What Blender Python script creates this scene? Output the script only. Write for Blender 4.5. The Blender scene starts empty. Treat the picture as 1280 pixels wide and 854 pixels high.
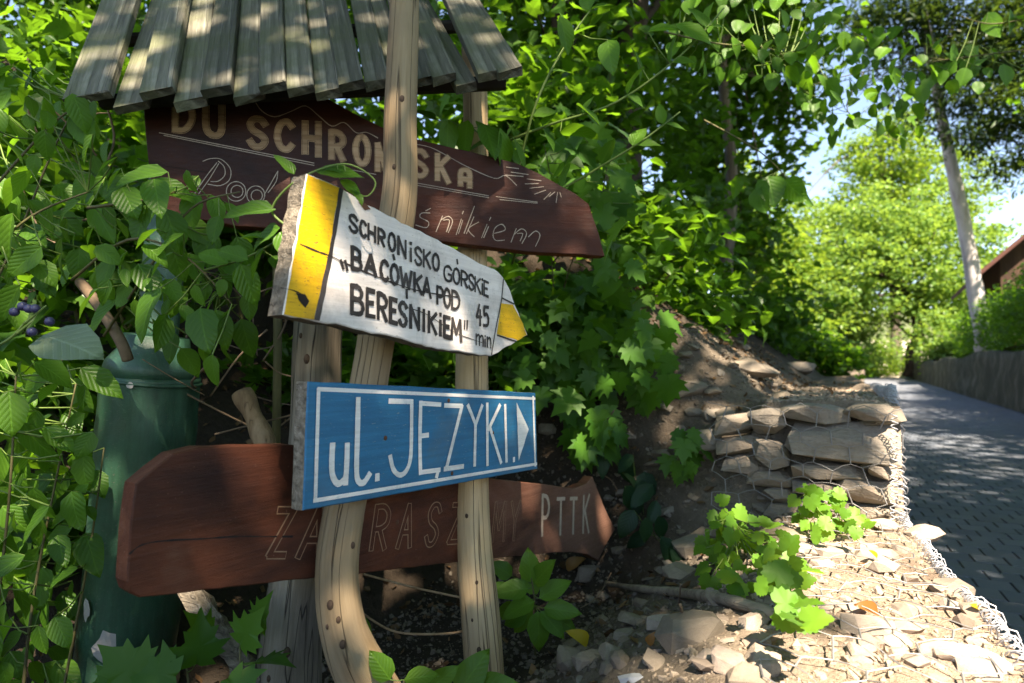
import bpy, bmesh, math, random
import numpy as np
from mathutils import Vector, Matrix, noise
R = math.radians
rng = np.random.default_rng(11); random.seed(11)
sc = bpy.context.scene
C = sc.collection

# ------------------------------------------------------------------ camera, sky, sun, exposure
A = math.atan2(450, 760); PITCH = math.atan2(39, 760); FPX = 760.0
CAM = Vector((0, 0, 0.85))
fwd0 = Vector((-math.sin(A), math.cos(A), 0)); RGT = Vector((math.cos(A), math.sin(A), 0))
FWD = fwd0*math.cos(PITCH) + Vector((0, 0, math.sin(PITCH))); UPV = RGT.cross(FWD)
cd = bpy.data.cameras.new('camera'); cam = bpy.data.objects.new('camera', cd); C.objects.link(cam)
cam.location = CAM; cam.rotation_euler = (math.pi/2 + PITCH, 0, A)
cd.sensor_width = 36; cd.lens = 36*FPX/1280; cd.clip_start = 0.02; cd.clip_end = 3000
cd.dof.use_dof = True; cd.dof.focus_distance = 1.12; cd.dof.aperture_fstop = 4.2
sc.camera = cam
SUN = Vector((0.443, -0.425, 0.788)).normalized()
w = bpy.data.worlds.new('World'); sc.world = w; w.use_nodes = True
nt = w.node_tree; bg = nt.nodes['Background']
sky = nt.nodes.new('ShaderNodeTexSky'); sky.sky_type = 'NISHITA'; sky.sun_disc = False
sky.sun_elevation = math.asin(SUN.z); sky.sun_rotation = math.atan2(SUN.x, SUN.y)
sky.air_density = 1.0; sky.dust_density = 0.1; sky.ozone_density = 2.5; sky.altitude = 1200
nt.links.new(sky.outputs[0], bg.inputs[0]); bg.inputs[1].default_value = 0.07
sl = bpy.data.lights.new('sun', 'SUN'); sl.energy = 4.0; sl.angle = R(0.53); sl.color = (1, .96, .90)
so = bpy.data.objects.new('sun', sl); C.objects.link(so); so.location = SUN*30
so.rotation_euler = (-SUN).to_track_quat('-Z', 'Y').to_euler()
vs = sc.view_settings; vs.view_transform = 'Standard'; vs.look = 'None'; vs.gamma = 1.0; vs.exposure = 2.8
vs.use_white_balance = True; vs.white_balance_temperature = 8000; vs.white_balance_tint = 14
sc.cycles.max_bounces = 6; sc.cycles.diffuse_bounces = 4; sc.cycles.glossy_bounces = 2; sc.cycles.transmission_bounces = 4
sc.cycles.sample_clamp_indirect = 6

# ------------------------------------------------------------------ picture helpers
def ray(px, py): return FWD + RGT*((px-640)/FPX) + UPV*((427-py)/FPX)
def at(px, py, Z): return CAM + ray(px, py)*Z
def lerp(a, b, t): return a + (b-a)*t
def interp(x, pts): return float(np.interp(x, [p[0] for p in pts], [p[1] for p in pts]))
def sstep(a, b, x):
    t = min(1, max(0, (x-a)/(b-a))); return t*t*(3-2*t)

# ------------------------------------------------------------------ object helpers
def link(o, parent=None):
    C.objects.link(o)
    if parent is not None: o.parent = parent
    return o
def tag(o, label=None, cat=None, group=None, kind=None):
    if label: o['label'] = label
    if cat: o['category'] = cat
    if group: o['group'] = group
    if kind: o['kind'] = kind
    return o
def empty(name, loc, label=None, cat=None, group=None):
    o = bpy.data.objects.new(name, None); o.location = loc; o.empty_display_size = .05
    return tag(link(o), label, cat, group)
def fromdata(name, v, f, smooth=False, uv=None):
    m = bpy.data.meshes.new(name); m.from_pydata([tuple(p) for p in v], [], [tuple(q) for q in f])
    if smooth: m.polygons.foreach_set('use_smooth', [True]*len(m.polygons))
    m.update(); return m
def fastmesh(name, V, F, smooth=False, uv=None):
    """V (n,3), F (m,k) arrays"""
    V = np.asarray(V, np.float32); F = np.asarray(F, np.int32); k = F.shape[1]
    m = bpy.data.meshes.new(name); m.vertices.add(len(V)); m.vertices.foreach_set('co', V.ravel())
    m.loops.add(F.size); m.loops.foreach_set('vertex_index', F.ravel())
    m.polygons.add(len(F)); m.polygons.foreach_set('loop_start', np.arange(0, F.size, k, dtype=np.int32))
    m.polygons.foreach_set('loop_total', np.full(len(F), k, np.int32))
    m.polygons.foreach_set('use_smooth', np.full(len(F), smooth, bool))
    if uv is not None:
        l = m.uv_layers.new(name='UVMap'); l.data.foreach_set('uv', np.asarray(uv, np.float32)[F.ravel()].ravel())
    m.update(calc_edges=True); return m
def obj(name, mesh, mat, parent=None, world=True):
    o = bpy.data.objects.new(name, mesh)
    if mat is not None and not mesh.materials: mesh.materials.append(mat)
    link(o, parent)
    if parent is not None and world: o.location = -Vector(parent.location)     # mesh holds world coordinates
    return o
def centre(o):
    """move a world-space mesh object's origin to its base"""
    m = o.data; n = len(m.vertices); co = np.empty(n*3, np.float32); m.vertices.foreach_get('co', co); co = co.reshape(-1, 3)
    c = co.mean(0); c[2] = co[:, 2].min(); co -= c; m.vertices.foreach_set('co', co.ravel()); m.update()
    o.location = Vector(c.tolist()); return o
class MB:
    def __init__(s): s.v = []; s.f = []
    def add(s, v, f):
        b = len(s.v); s.v += [tuple(p) for p in v]; s.f += [tuple(b+i for i in q) for q in f]; return s
    def mesh(s, name, smooth=False): return fromdata(name, s.v, s.f, smooth)
def tube(pts, rad, n=8, caps=True, jit=0.0):
    pts = [Vector(p) for p in pts]; N = len(pts)
    if not isinstance(rad, (list, tuple)): rad = [rad]*N
    V = []; F = []; ref = None
    for i, p in enumerate(pts):
        t = (pts[min(i+1, N-1)] - pts[max(i-1, 0)])
        t = t.normalized() if t.length > 1e-9 else Vector((0, 0, 1))
        if ref is None: ref = Vector((0, 0, 1)) if abs(t.z) < .8 else Vector((1, 0, 0))
        x = t.cross(ref).normalized(); y = x.cross(t).normalized(); ref = y.cross(x) if False else ref
        ref = y
        for k in range(n):
            a = 2*math.pi*k/n; r = rad[i]*(1 + (jit*random.uniform(-1, 1) if jit else 0))
            V.append(p + (x*math.cos(a) + y*math.sin(a))*r)
    for i in range(N-1):
        for k in range(n):
            k2 = (k+1) % n; F.append((i*n+k, i*n+k2, (i+1)*n+k2, (i+1)*n+k))
    if caps: F.append(tuple(range(n))[::-1]); F.append(tuple((N-1)*n+k for k in range(n)))
    return V, F
def catmull(P, sub=6):
    P = [Vector(p) for p in P]; out = []
    for i in range(len(P)-1):
        p0 = P[max(i-1, 0)]; p1 = P[i]; p2 = P[i+1]; p3 = P[min(i+2, len(P)-1)]
        for k in range(sub):
            t = k/sub
            out.append(.5*((2*p1) + (p2-p0)*t + (2*p0-5*p1+4*p2-p3)*t*t + (3*p1-p0-3*p2+p3)*t**3))
    out.append(P[-1]); return out

# ------------------------------------------------------------------ materials
def mat(name):
    m = bpy.data.materials.new(name); m.use_nodes = True
    n = m.node_tree; b = n.nodes['Principled BSDF']; return m, n, b
def ramp(n, fac, stops):
    r = n.nodes.new('ShaderNodeValToRGB'); e = r.color_ramp.elements
    while len(e) < len(stops): e.new(.5)
    for q, (p, c) in zip(e, stops): q.position = p; q.color = (*c, 1) if len(c) == 3 else c
    n.links.new(fac, r.inputs[0]); return r.outputs[0]
def coords(n, kind='Object', scale=(1, 1, 1)):
    if kind.startswith('attr:'):
        t = n.nodes.new('ShaderNodeAttribute'); t.attribute_name = kind[5:]; kind = 'Vector'
    else: t = n.nodes.new('ShaderNodeTexCoord')
    mp = n.nodes.new('ShaderNodeMapping'); mp.inputs['Scale'].default_value = scale
    n.links.new(t.outputs[kind], mp.inputs[0]); return mp.outputs[0]
def noise_t(n, vec, s, d=4, rough=.6, dist=0):
    t = n.nodes.new('ShaderNodeTexNoise'); t.inputs['Scale'].default_value = s; t.inputs['Detail'].default_value = d
    t.inputs['Roughness'].default_value = rough; t.inputs['Distortion'].default_value = dist
    if vec is not None: n.links.new(vec, t.inputs['Vector'])
    return t.outputs[0]
def mixc(n, f, a, b, mode='MIX'):
    m = n.nodes.new('ShaderNodeMix'); m.data_type = 'RGBA'; m.blend_type = mode
    for s, v in ((m.inputs[0], f), (m.inputs[6], a), (m.inputs[7], b)):
        if hasattr(v, 'links'): n.links.new(v, s)
        else: s.default_value = v if isinstance(v, (int, float)) else ((*v, 1) if len(v) == 3 else v)
    return m.outputs[2]
def mathn(n, op, a, b=None, c=None):
    m = n.nodes.new('ShaderNodeMath'); m.operation = op
    for s, v in zip(m.inputs, (a, b, c)):
        if v is None: continue
        if hasattr(v, 'links'): n.links.new(v, s)
        else: s.default_value = v
    return m.outputs[0]
def bump(n, b, h, strength=.4, dist=.002):
    q = n.nodes.new('ShaderNodeBump'); q.inputs['Strength'].default_value = strength; q.inputs['Distance'].default_value = dist
    n.links.new(h, q.inputs['Height']); n.links.new(q.outputs[0], b.inputs['Normal'])
def wood(name, dark, mid, light, axis='x', rough=.8, grain=1.0, tint=None, spec=.3, bumps=.6, crackw=.5, co='Object'):
    m, n, b = mat(name)
    s = {'x': (2, 45, 45), 'z': (38, 38, 1.6), 'y': (45, 2, 45)}[axis]; s = tuple(q*grain for q in s)
    v = coords(n, co, s); g = noise_t(n, v, 1.0, 6, .65, .15)
    s2 = tuple(q*4 for q in s); g2 = noise_t(n, coords(n, co, s2), 1.0, 3, .7)
    big = noise_t(n, coords(n, co), 7, 3)
    col = ramp(n, g, [(.28, dark), (.5, mid), (.74, light)])
    col = mixc(n, mathn(n, 'MULTIPLY', g2, .35), col, dark)
    if tint: col = mixc(n, ramp(n, big, [(.42, (0, 0, 0)), (.65, (.8, .8, .8))]), col, tint)
    oi = n.nodes.new('ShaderNodeObjectInfo')
    hv = n.nodes.new('ShaderNodeHueSaturation'); n.links.new(col, hv.inputs['Color'])
    n.links.new(mathn(n, 'MULTIPLY_ADD', oi.outputs['Random'], .7, .62), hv.inputs['Value']); col = hv.outputs[0]
    sx = {'x': (.6, 34, 34), 'z': (34, 34, .45), 'y': (34, .6, 34)}[axis]
    cr = noise_t(n, coords(n, co, sx), 1.0, 2, .5, 0)
    crk = ramp(n, mathn(n, 'ABSOLUTE', mathn(n, 'SUBTRACT', cr, .5)), [(0, (1, 1, 1)), (.010, (0, 0, 0))])
    col = mixc(n, mathn(n, 'MULTIPLY', crk, crackw), col, tuple(q*.25 for q in dark))
    n.links.new(col, b.inputs['Base Color']); b.inputs['Roughness'].default_value = rough; b.inputs['Specular IOR Level'].default_value = spec
    h = mathn(n, 'SUBTRACT', mathn(n, 'ADD', g, mathn(n, 'MULTIPLY', g2, .5)), mathn(n, 'MULTIPLY', crk, .8*crackw))
    bump(n, b, h, bumps, .004); return m
def painted(name, col, col2, worn=(.25, .17, .1), scale=9, wear=.66, rough=.6, spec=.4):
    m, n, b = mat(name)
    a = noise_t(n, coords(n, 'Object', (1, 3, 1)), scale, 5, .7); f = noise_t(n, coords(n, 'Object', (2, 8, 8)), scale*5, 4, .75)
    c = ramp(n, a, [(.3, col2), (.65, col)])
    stk = noise_t(n, coords(n, 'Object', (3, 120, 3)), 1, 4, .7); dirt = noise_t(n, coords(n, 'Object'), scale*.8, 6, .75, .6)
    c = mixc(n, ramp(n, stk, [(.35, (.35, .35, .35)), (.6, (0, 0, 0))]), c, tuple(q*.55 for q in col2))
    c = mixc(n, ramp(n, dirt, [(.52, (0, 0, 0)), (.72, (.45, .45, .45))]), c, tuple(q*.5+.02 for q in worn))
    msk = ramp(n, f, [(wear, (0, 0, 0)), (wear+.04, (1, 1, 1))])
    c = mixc(n, msk, c, worn)
    n.links.new(c, b.inputs['Base Color']); b.inputs['Roughness'].default_value = rough; b.inputs['Specular IOR Level'].default_value = spec
    g = noise_t(n, coords(n, 'Object', (4, 70, 70)), 1, 5)
    bump(n, b, mathn(n, 'SUBTRACT', mathn(n, 'ADD', mathn(n, 'MULTIPLY', g, .6), f), msk), .5, .0015); return m
def varnished(name, dark, red, worn, scale=3.0, rough=.42, fade=None):
    m, n, b = mat(name)
    a = noise_t(n, coords(n, 'Object', (1, 2.0, 1)), scale, 4, .6, .5); f = noise_t(n, coords(n, 'Object', (3, 10, 10)), 14, 5, .8)
    g = noise_t(n, coords(n, 'Object', (2.5, 70, 70)), 1, 5, .65)
    c = ramp(n, a, [(.35, dark), (.62, red), (.85, worn)])
    c = mixc(n, mathn(n, 'MULTIPLY', g, .55), c, tuple(q*.35 for q in dark))
    if fade:
        sx_ = n.nodes.new('ShaderNodeSeparateXYZ'); n.links.new(coords(n, 'Object'), sx_.inputs[0])
        c = mixc(n, ramp(n, mathn(n, 'ADD', mathn(n, 'MULTIPLY', sx_.outputs[0], .62), mathn(n, 'MULTIPLY', a, .5)), [(.70, (0, 0, 0)), (1.15, (.8, .8, .8))]), c, mixc(n, g, tuple(q*.55 for q in fade), fade))
    sp = noise_t(n, coords(n, 'Object'), 260, 2, .5)
    c = mixc(n, ramp(n, sp, [(.70, (0, 0, 0)), (.76, (.5, .5, .5))]), c, worn)
    c = mixc(n, ramp(n, f, [(.64, (0, 0, 0)), (.72, (.5, .5, .5))]), c, worn)
    n.links.new(c, b.inputs['Base Color'])
    n.links.new(ramp(n, f, [(.3, (rough,)*3), (.8, (.8, .8, .8))]), b.inputs['Roughness'])
    b.inputs['Specular IOR Level'].default_value = .2
    bump(n, b, mathn(n, 'ADD', g, mathn(n, 'MULTIPLY', f, .6)), .6, .003); return m
def plain(name, col, rough=.7, var=.3, scale=30, metal=0, spec=.4, bm=0):
    m, n, b = mat(name); f = noise_t(n, coords(n), scale, 4, .65)
    c = mixc(n, f, tuple(q*(1-var) for q in col), tuple(min(1, q*(1+var)) for q in col))
    n.links.new(c, b.inputs['Base Color']); b.inputs['Roughness'].default_value = rough; b.inputs['Metallic'].default_value = metal
    b.inputs['Specular IOR Level'].default_value = spec
    if bm: bump(n, b, f, bm, .004)
    return m
def leafmat(name, c1, c2, trans=(.17, .38, .02), veins=False, gloss=.10, rough=.38, tf=.5, perisland=True):
    m = bpy.data.materials.new(name); m.use_nodes = True; n = m.node_tree; n.nodes.clear()
    out = n.nodes.new('ShaderNodeOutputMaterial')
    if perisland: g = n.nodes.new('ShaderNodeNewGeometry'); rnd = g.outputs['Random Per Island']
    else: g = n.nodes.new('ShaderNodeObjectInfo'); rnd = g.outputs['Random']
    col = ramp(n, rnd, [(0, c1), (.55, tuple((a+b)/2 for a, b in zip(c1, c2))), (1, c2)])
    tcol = mixc(n, rnd, tuple(q*.7 for q in trans), trans)
    hgt = None
    if veins:
        uvn = n.nodes.new('ShaderNodeTexCoord'); sp = n.nodes.new('ShaderNodeSeparateXYZ'); n.links.new(uvn.outputs['UV'], sp.inputs[0])
        ax = mathn(n, 'ABSOLUTE', sp.outputs[0])
        mid = ramp(n, ax, [(0.0, (1, 1, 1)), (.035, (0, 0, 0))])
        ph = mathn(n, 'SUBTRACT', mathn(n, 'MULTIPLY', sp.outputs[1], 7.0), mathn(n, 'MULTIPLY', ax, 6.5))
        fr = mathn(n, 'ABSOLUTE', mathn(n, 'SUBTRACT', mathn(n, 'FRACT', ph), .5))
        sv = ramp(n, fr, [(0.0, (.8, .8, .8)), (.07, (0, 0, 0))])
        vein = mathn(n, 'MAXIMUM', mid, sv)
        col = mixc(n, mathn(n, 'MULTIPLY', vein, .35), col, tuple(min(1, q*2.2) for q in c2))
        blot = noise_t(n, coords(n, 'Object'), 55, 3)
        col = mixc(n, ramp(n, blot, [(.5, (0, 0, 0)), (.75, (.5, .5, .5))]), col, tuple(q*.6 for q in c1))
        spot = noise_t(n, coords(n, 'Object'), 5.5, 5, .8)
        col = mixc(n, ramp(n, spot, [(.70, (0, 0, 0)), (.74, (.8, .8, .8))]), col, (.16, .10, .03))
        hgt = mathn(n, 'SUBTRACT', mathn(n, 'MULTIPLY', fr, 1.0), mathn(n, 'MULTIPLY', vein, .4))
    d = n.nodes.new('ShaderNodeBsdfDiffuse'); t = n.nodes.new('ShaderNodeBsdfTranslucent'); gl = n.nodes.new('ShaderNodeBsdfGlossy')
    gl.inputs['Roughness'].default_value = rough; gl.inputs['Color'].default_value = (.9, .95, .9, 1)
    n.links.new(col, d.inputs[0]); n.links.new(tcol, t.inputs[0])
    m1 = n.nodes.new('ShaderNodeMixShader'); m1.inputs[0].default_value = tf
    n.links.new(d.outputs[0], m1.inputs[1]); n.links.new(t.outputs[0], m1.inputs[2])
    lw = n.nodes.new('ShaderNodeLayerWeight'); lw.inputs['Blend'].default_value = .5
    m2 = n.nodes.new('ShaderNodeMixShader'); n.links.new(mathn(n, 'MULTIPLY_ADD', mathn(n, 'POWER', lw.outputs['Facing'], 4.0), .13, gloss*.13), m2.inputs[0])
    n.links.new(m1.outputs[0], m2.inputs[1]); n.links.new(gl.outputs[0], m2.inputs[2])
    if hgt is not None:
        bq = n.nodes.new('ShaderNodeBump'); bq.inputs['Strength'].default_value = .5; bq.inputs['Distance'].default_value = .002
        n.links.new(hgt, bq.inputs['Height'])
        for q in (d, gl, lw): n.links.new(bq.outputs[0], q.inputs['Normal'])
    n.links.new(m2.outputs[0], out.inputs[0]); return m
def stonemat(name, cols, moss=None, scale=9, bd=.012):
    m, n, b = mat(name)
    oi = n.nodes.new('ShaderNodeNewGeometry'); ob = n.nodes.new('ShaderNodeObjectInfo')
    r = mathn(n, 'FRACT', mathn(n, 'ADD', oi.outputs['Random Per Island'], ob.outputs['Random']))
    base = ramp(n, r, [(i/(len(cols)-1), c) for i, c in enumerate(cols)])
    f = noise_t(n, coords(n), scale, 7, .68); g = noise_t(n, coords(n), scale*9, 5, .7)
    c = mixc(n, ramp(n, f, [(.38, (0, 0, 0)), (.72, (.55, .55, .55))]), base, tuple(q*.62 for q in cols[0]))
    c = mixc(n, ramp(n, g, [(.4, (.28, .28, .28)), (.62, (0, 0, 0))]), c, tuple(q*.5 for q in cols[-1]))
    if moss: c = mixc(n, ramp(n, noise_t(n, coords(n), scale*.5, 4), [(.5, (0, 0, 0)), (.62, (.8, .8, .8))]), c, moss)
    n.links.new(c, b.inputs['Base Color']); b.inputs['Roughness'].default_value = .92; b.inputs['Specular IOR Level'].default_value = .2
    st_ = noise_t(n, coords(n, 'Object', (2, 2, 14)), scale*.6, 4, .7)
    c = mixc(n, ramp(n, st_, [(.40, (.22, .22, .22)), (.52, (0, 0, 0))]), c, tuple(q*.55 for q in cols[1])); n.links.new(c, b.inputs['Base Color'])
    bump(n, b, mathn(n, 'ADD', mathn(n, 'ADD', f, st_), mathn(n, 'MULTIPLY', g, .5)), .8, bd); return m

M = {}
M['post_grey'] = wood('weathered_grey_wood', (.045, .036, .026), (.20, .165, .12), (.36, .32, .25), 'z', crackw=.9, grain=.8, bumps=.9, co='attr:straight')
M['post_crook'] = wood('debarked_post_wood', (.14, .085, .042), (.42, .29, .155), (.60, .46, .28), 'z', crackw=.8, tint=(.34, .25, .15), grain=.8, bumps=.9, co='attr:straight')
M['plank'] = wood('mossy_shingle_wood', (.022, .020, .015), (.125, .118, .088), (.31, .295, .235), 'x', tint=(.085, .092, .045), grain=1.3, bumps=.8)
M['endgrain'] = wood('rough_end_grain', (.05, .04, .03), (.2, .165, .12), (.36, .31, .24), 'x', grain=2.2, bumps=1.0)
M['upper'] = varnished('dark_brown_varnish', (.024, .010, .007), (.085, .021, .008), (.11, .065, .045), 2.6, .42)
M['upper_edge'] = varnished('worn_red_brown_edge', (.09, .025, .012), (.20, .07, .035), (.36, .22, .16), 8, .6)
M['lower'] = varnished('faded_brown_varnish', (.036, .014, .010), (.140, .042, .020), (.24, .13, .09), 3.4, .40, (.25, .135, .095))
M['blue'] = painted('blue_sign_paint', (.009, .165, .310), (.008, .115, .225), (.16, .24, .28), 6, .63)
M['white'] = painted('aged_white_sign_paint', (.80, .735, .675), (.71, .63, .57), (.26, .19, .14), 8, .64)
M['letter_white'] = painted('white_letter_paint', (.80, .78, .73), (.72, .69, .63), (.25, .32, .38), 10, .64)
M['yellow'] = painted('yellow_sign_paint', (.80, .46, .008), (.68, .36, .006), (.22, .11, .02), 9, .61)
M['black'] = painted('black_brush_paint', (.022, .017, .015), (.035, .026, .022), (.28, .23, .2), 10, .70)
M['crack'] = plain('dark_crack', (.015, .01, .008), .9)
M['carve'] = wood('pale_carved_wood', (.26, .15, .075), (.42, .27, .15), (.54, .38, .23), 'x', grain=2.5, spec=.2)
M['scratch'] = plain('pale_scratched_line', (.36, .28, .21), .8, .4, 90)
M['carve_dim'] = plain('dim_carved_edge', (.25, .145, .085), .7, .4, 90)
M['rust'] = plain('rusty_nail', (.09, .035, .015), .7, .5, 80)
M['leaf_fg'] = leafmat('dogwood_leaf', (.040, .120, .010), (.090, .215, .020), veins=True, perisland=False)
M['leaf_pale'] = leafmat('pale_leaf', (.20, .27, .16), (.26, .33, .2), veins=True, perisland=False, gloss=.3)
M['leaf_maple'] = leafmat('maple_leaf', (.024, .094, .009), (.062, .165, .016), veins=False, perisland=False, rough=.5)
M['leaf_bright'] = leafmat('bright_leaf', (.055, .16, .016), (.10, .225, .024), (.3, .45, .03), veins=True, perisland=False)
M['leaf_lobed'] = leafmat('lobed_bright_leaf', (.055, .17, .014), (.115, .26, .024), (.34, .52, .03), perisland=False, rough=.5)
M['leaf_dark'] = leafmat('dark_ivy_leaf', (.010, .038, .018), (.016, .055, .022), (.05, .12, .02), veins=True, perisland=False)
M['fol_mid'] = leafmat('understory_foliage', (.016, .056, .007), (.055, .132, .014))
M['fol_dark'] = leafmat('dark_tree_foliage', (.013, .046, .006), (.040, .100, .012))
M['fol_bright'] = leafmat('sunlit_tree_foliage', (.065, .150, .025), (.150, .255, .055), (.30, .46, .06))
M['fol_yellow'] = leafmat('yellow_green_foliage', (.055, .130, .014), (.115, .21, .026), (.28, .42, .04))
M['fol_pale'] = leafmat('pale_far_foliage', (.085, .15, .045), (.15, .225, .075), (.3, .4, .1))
M['needle'] = leafmat('dark_conifer_needles', (.010, .030, .008), (.026, .060, .014), (.10, .17, .02), tf=.35)
M['bark_dark'] = wood('dark_bark', (.018, .011, .008), (.055, .034, .024), (.11, .075, .055), 'z', grain=.5, bumps=1.0)
M['bark_mid'] = wood('brown_bark', (.05, .035, .025), (.13, .10, .075), (.24, .20, .165), 'z', grain=.5, bumps=1.0)
M['bark_pale'] = wood('pale_bark', (.20, .175, .165), (.42, .39, .375), (.56, .53, .52), 'z', grain=.18, bumps=1.0)
M['knot'] = plain('dark_wood_knot', (.06, .035, .02), .8, .5, 200)
M['cut_bark'] = wood('brown_cut_bark', (.06, .035, .02), (.20, .125, .065), (.33, .23, .14), 'z', grain=1.0)
M['stem'] = plain('green_brown_stem', (.085, .075, .025), .7, .4)
M['stem_green'] = plain('green_stem', (.10, .16, .03), .6, .3)
M['twig'] = plain('dry_twig', (.15, .10, .06), .85, .5, 60)
M['stick'] = wood('grey_dead_branch', (.09, .07, .05), (.21, .175, .13), (.31, .27, .21), 'x', grain=.8)
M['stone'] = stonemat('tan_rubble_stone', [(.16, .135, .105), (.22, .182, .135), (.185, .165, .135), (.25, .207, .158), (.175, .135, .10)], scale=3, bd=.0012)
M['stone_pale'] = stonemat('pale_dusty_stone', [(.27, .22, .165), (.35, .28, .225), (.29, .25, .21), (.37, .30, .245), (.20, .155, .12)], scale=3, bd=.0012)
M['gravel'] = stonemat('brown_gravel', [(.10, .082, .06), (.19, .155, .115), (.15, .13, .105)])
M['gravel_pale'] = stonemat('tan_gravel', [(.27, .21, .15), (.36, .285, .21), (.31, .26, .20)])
M['stone_gab'] = stonemat('gabion_sandstone', [(.24, .205, .165), (.29, .24, .185), (.26, .23, .19), (.30, .24, .18)])
M['slate'] = plain('blue_grey_slab', (.36, .38, .40), .8, .25, 14, bm=.5)
M['wire'] = plain('galvanised_wire', (.20, .195, .19), .6, .35, 50, metal=.4)
M['wire_new'] = plain('bright_galvanised_wire', (.40, .41, .43), .5, .3, 50, metal=.4)
M['green_paint'] = painted('green_pipe_paint', (.036, .112, .066), (.014, .050, .028), (.10, .10, .075), 7, .62, rough=.40, spec=.5)
M['chip'] = plain('bare_flaked_patch', (.42, .38, .35), .85, .3, 40, bm=.4)
M['litter'] = leafmat('dry_leaf_litter', (.05, .028, .014), (.20, .12, .06), (.15, .07, .02), tf=.15)
M['fallen_yellow'] = leafmat('fallen_yellow_leaf', (.40, .28, .02), (.5, .36, .03), (.4, .3, .02), perisland=False)
M['fallen_brown'] = leafmat('fallen_brown_leaf', (.24, .10, .025), (.34, .17, .05), (.3, .1, .02), perisland=False)
M['berry'] = plain('dark_blue_berry', (.035, .035, .085), .35, .4, 60)
M['roof_red'] = plain('red_brown_roof', (.075, .026, .018), .8, .3, 6)
M['house_wood'] = wood('brown_house_boards', (.03, .015, .01), (.075, .038, .022), (.12, .065, .04), 'z', grain=.2)
M['plaster'] = plain('orange_plaster', (.42, .17, .10), .9, .2, 8)
M['glass'] = plain('dark_window_glass', (.02, .025, .03), .1, .1, 8, spec=.6)

# soil
m, n, b = mat('rubble_soil'); M['soil'] = m
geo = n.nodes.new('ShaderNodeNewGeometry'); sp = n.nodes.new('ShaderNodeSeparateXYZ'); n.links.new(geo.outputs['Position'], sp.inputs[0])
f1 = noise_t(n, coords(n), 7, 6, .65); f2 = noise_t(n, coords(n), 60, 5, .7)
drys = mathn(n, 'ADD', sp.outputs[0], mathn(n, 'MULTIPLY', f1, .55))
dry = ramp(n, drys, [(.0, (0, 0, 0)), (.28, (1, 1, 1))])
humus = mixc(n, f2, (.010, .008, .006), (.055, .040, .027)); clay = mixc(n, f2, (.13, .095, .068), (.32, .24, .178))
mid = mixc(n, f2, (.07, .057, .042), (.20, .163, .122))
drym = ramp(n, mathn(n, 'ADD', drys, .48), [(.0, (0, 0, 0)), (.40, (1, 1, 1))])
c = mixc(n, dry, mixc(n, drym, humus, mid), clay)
n.links.new(c, b.inputs['Base Color']); b.inputs['Roughness'].default_value = .95; b.inputs['Specular IOR Level'].default_value = .15
bump(n, b, mathn(n, 'ADD', f2, mathn(n, 'MULTIPLY', noise_t(n, coords(n), 200, 3), .5)), .8, .012)
# paving
m, n, b = mat('grey_concrete_paver'); M['paver'] = m
gi = n.nodes.new('ShaderNodeNewGeometry'); oi = n.nodes.new('ShaderNodeObjectInfo')
wp = n.nodes.new('ShaderNodeNewGeometry'); big = noise_t(n, wp.outputs['Position'], 1.3, 5, .65); fin = noise_t(n, wp.outputs['Position'], 90, 4, .7)
rr_ = mathn(n, 'FRACT', mathn(n, 'ADD', gi.outputs['Random Per Island'], oi.outputs['Random']))
c = ramp(n, rr_, [(0, (.076, .094, .122)), (.6, (.100, .122, .155)), (1, (.120, .136, .160))])
c = mixc(n, ramp(n, big, [(.42, (0, 0, 0)), (.68, (.55, .55, .55))]), c, (.12, .115, .105)); c = mixc(n, mathn(n, 'MULTIPLY', fin, .35), c, (.03, .035, .04))
n.links.new(c, b.inputs['Base Color']); b.inputs['Roughness'].default_value = .85; bump(n, b, fin, .3, .003)
m, n, b = mat('paving_bed'); M['bed'] = m
n.links.new(mixc(n, noise_t(n, coords(n), 3, 5), (.035, .038, .043), (.06, .062, .065)), b.inputs['Base Color']); b.inputs['Roughness'].default_value = .95
m, n, b = mat('mossy_retaining_wall'); M['wall'] = m
f = noise_t(n, coords(n, 'Object', (1, 1, .45)), 2.2, 7, .7); g = noise_t(n, coords(n), 22, 5, .7)
c = ramp(n, f, [(.3, (.012, .018, .007)), (.50, (.036, .042, .020)), (.70, (.17, .155, .115))]); c = mixc(n, mathn(n, 'MULTIPLY', g, .6), c, (.012, .018, .006))
n.links.new(c, b.inputs['Base Color']); b.inputs['Roughness'].default_value = .95; bump(n, b, mathn(n, 'ADD', f, g), .8, .03)
m, n, b = mat('bank_grass_soil'); M['bank'] = m
c = mixc(n, noise_t(n, coords(n), 2.5, 6), (.035, .065, .014), (.12, .13, .05)); n.links.new(c, b.inputs['Base Color']); b.inputs['Roughness'].default_value = .95
M['verge'] = plain('sunny_gravel_verge', (.42, .37, .29), .95, .2, 5)

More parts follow.
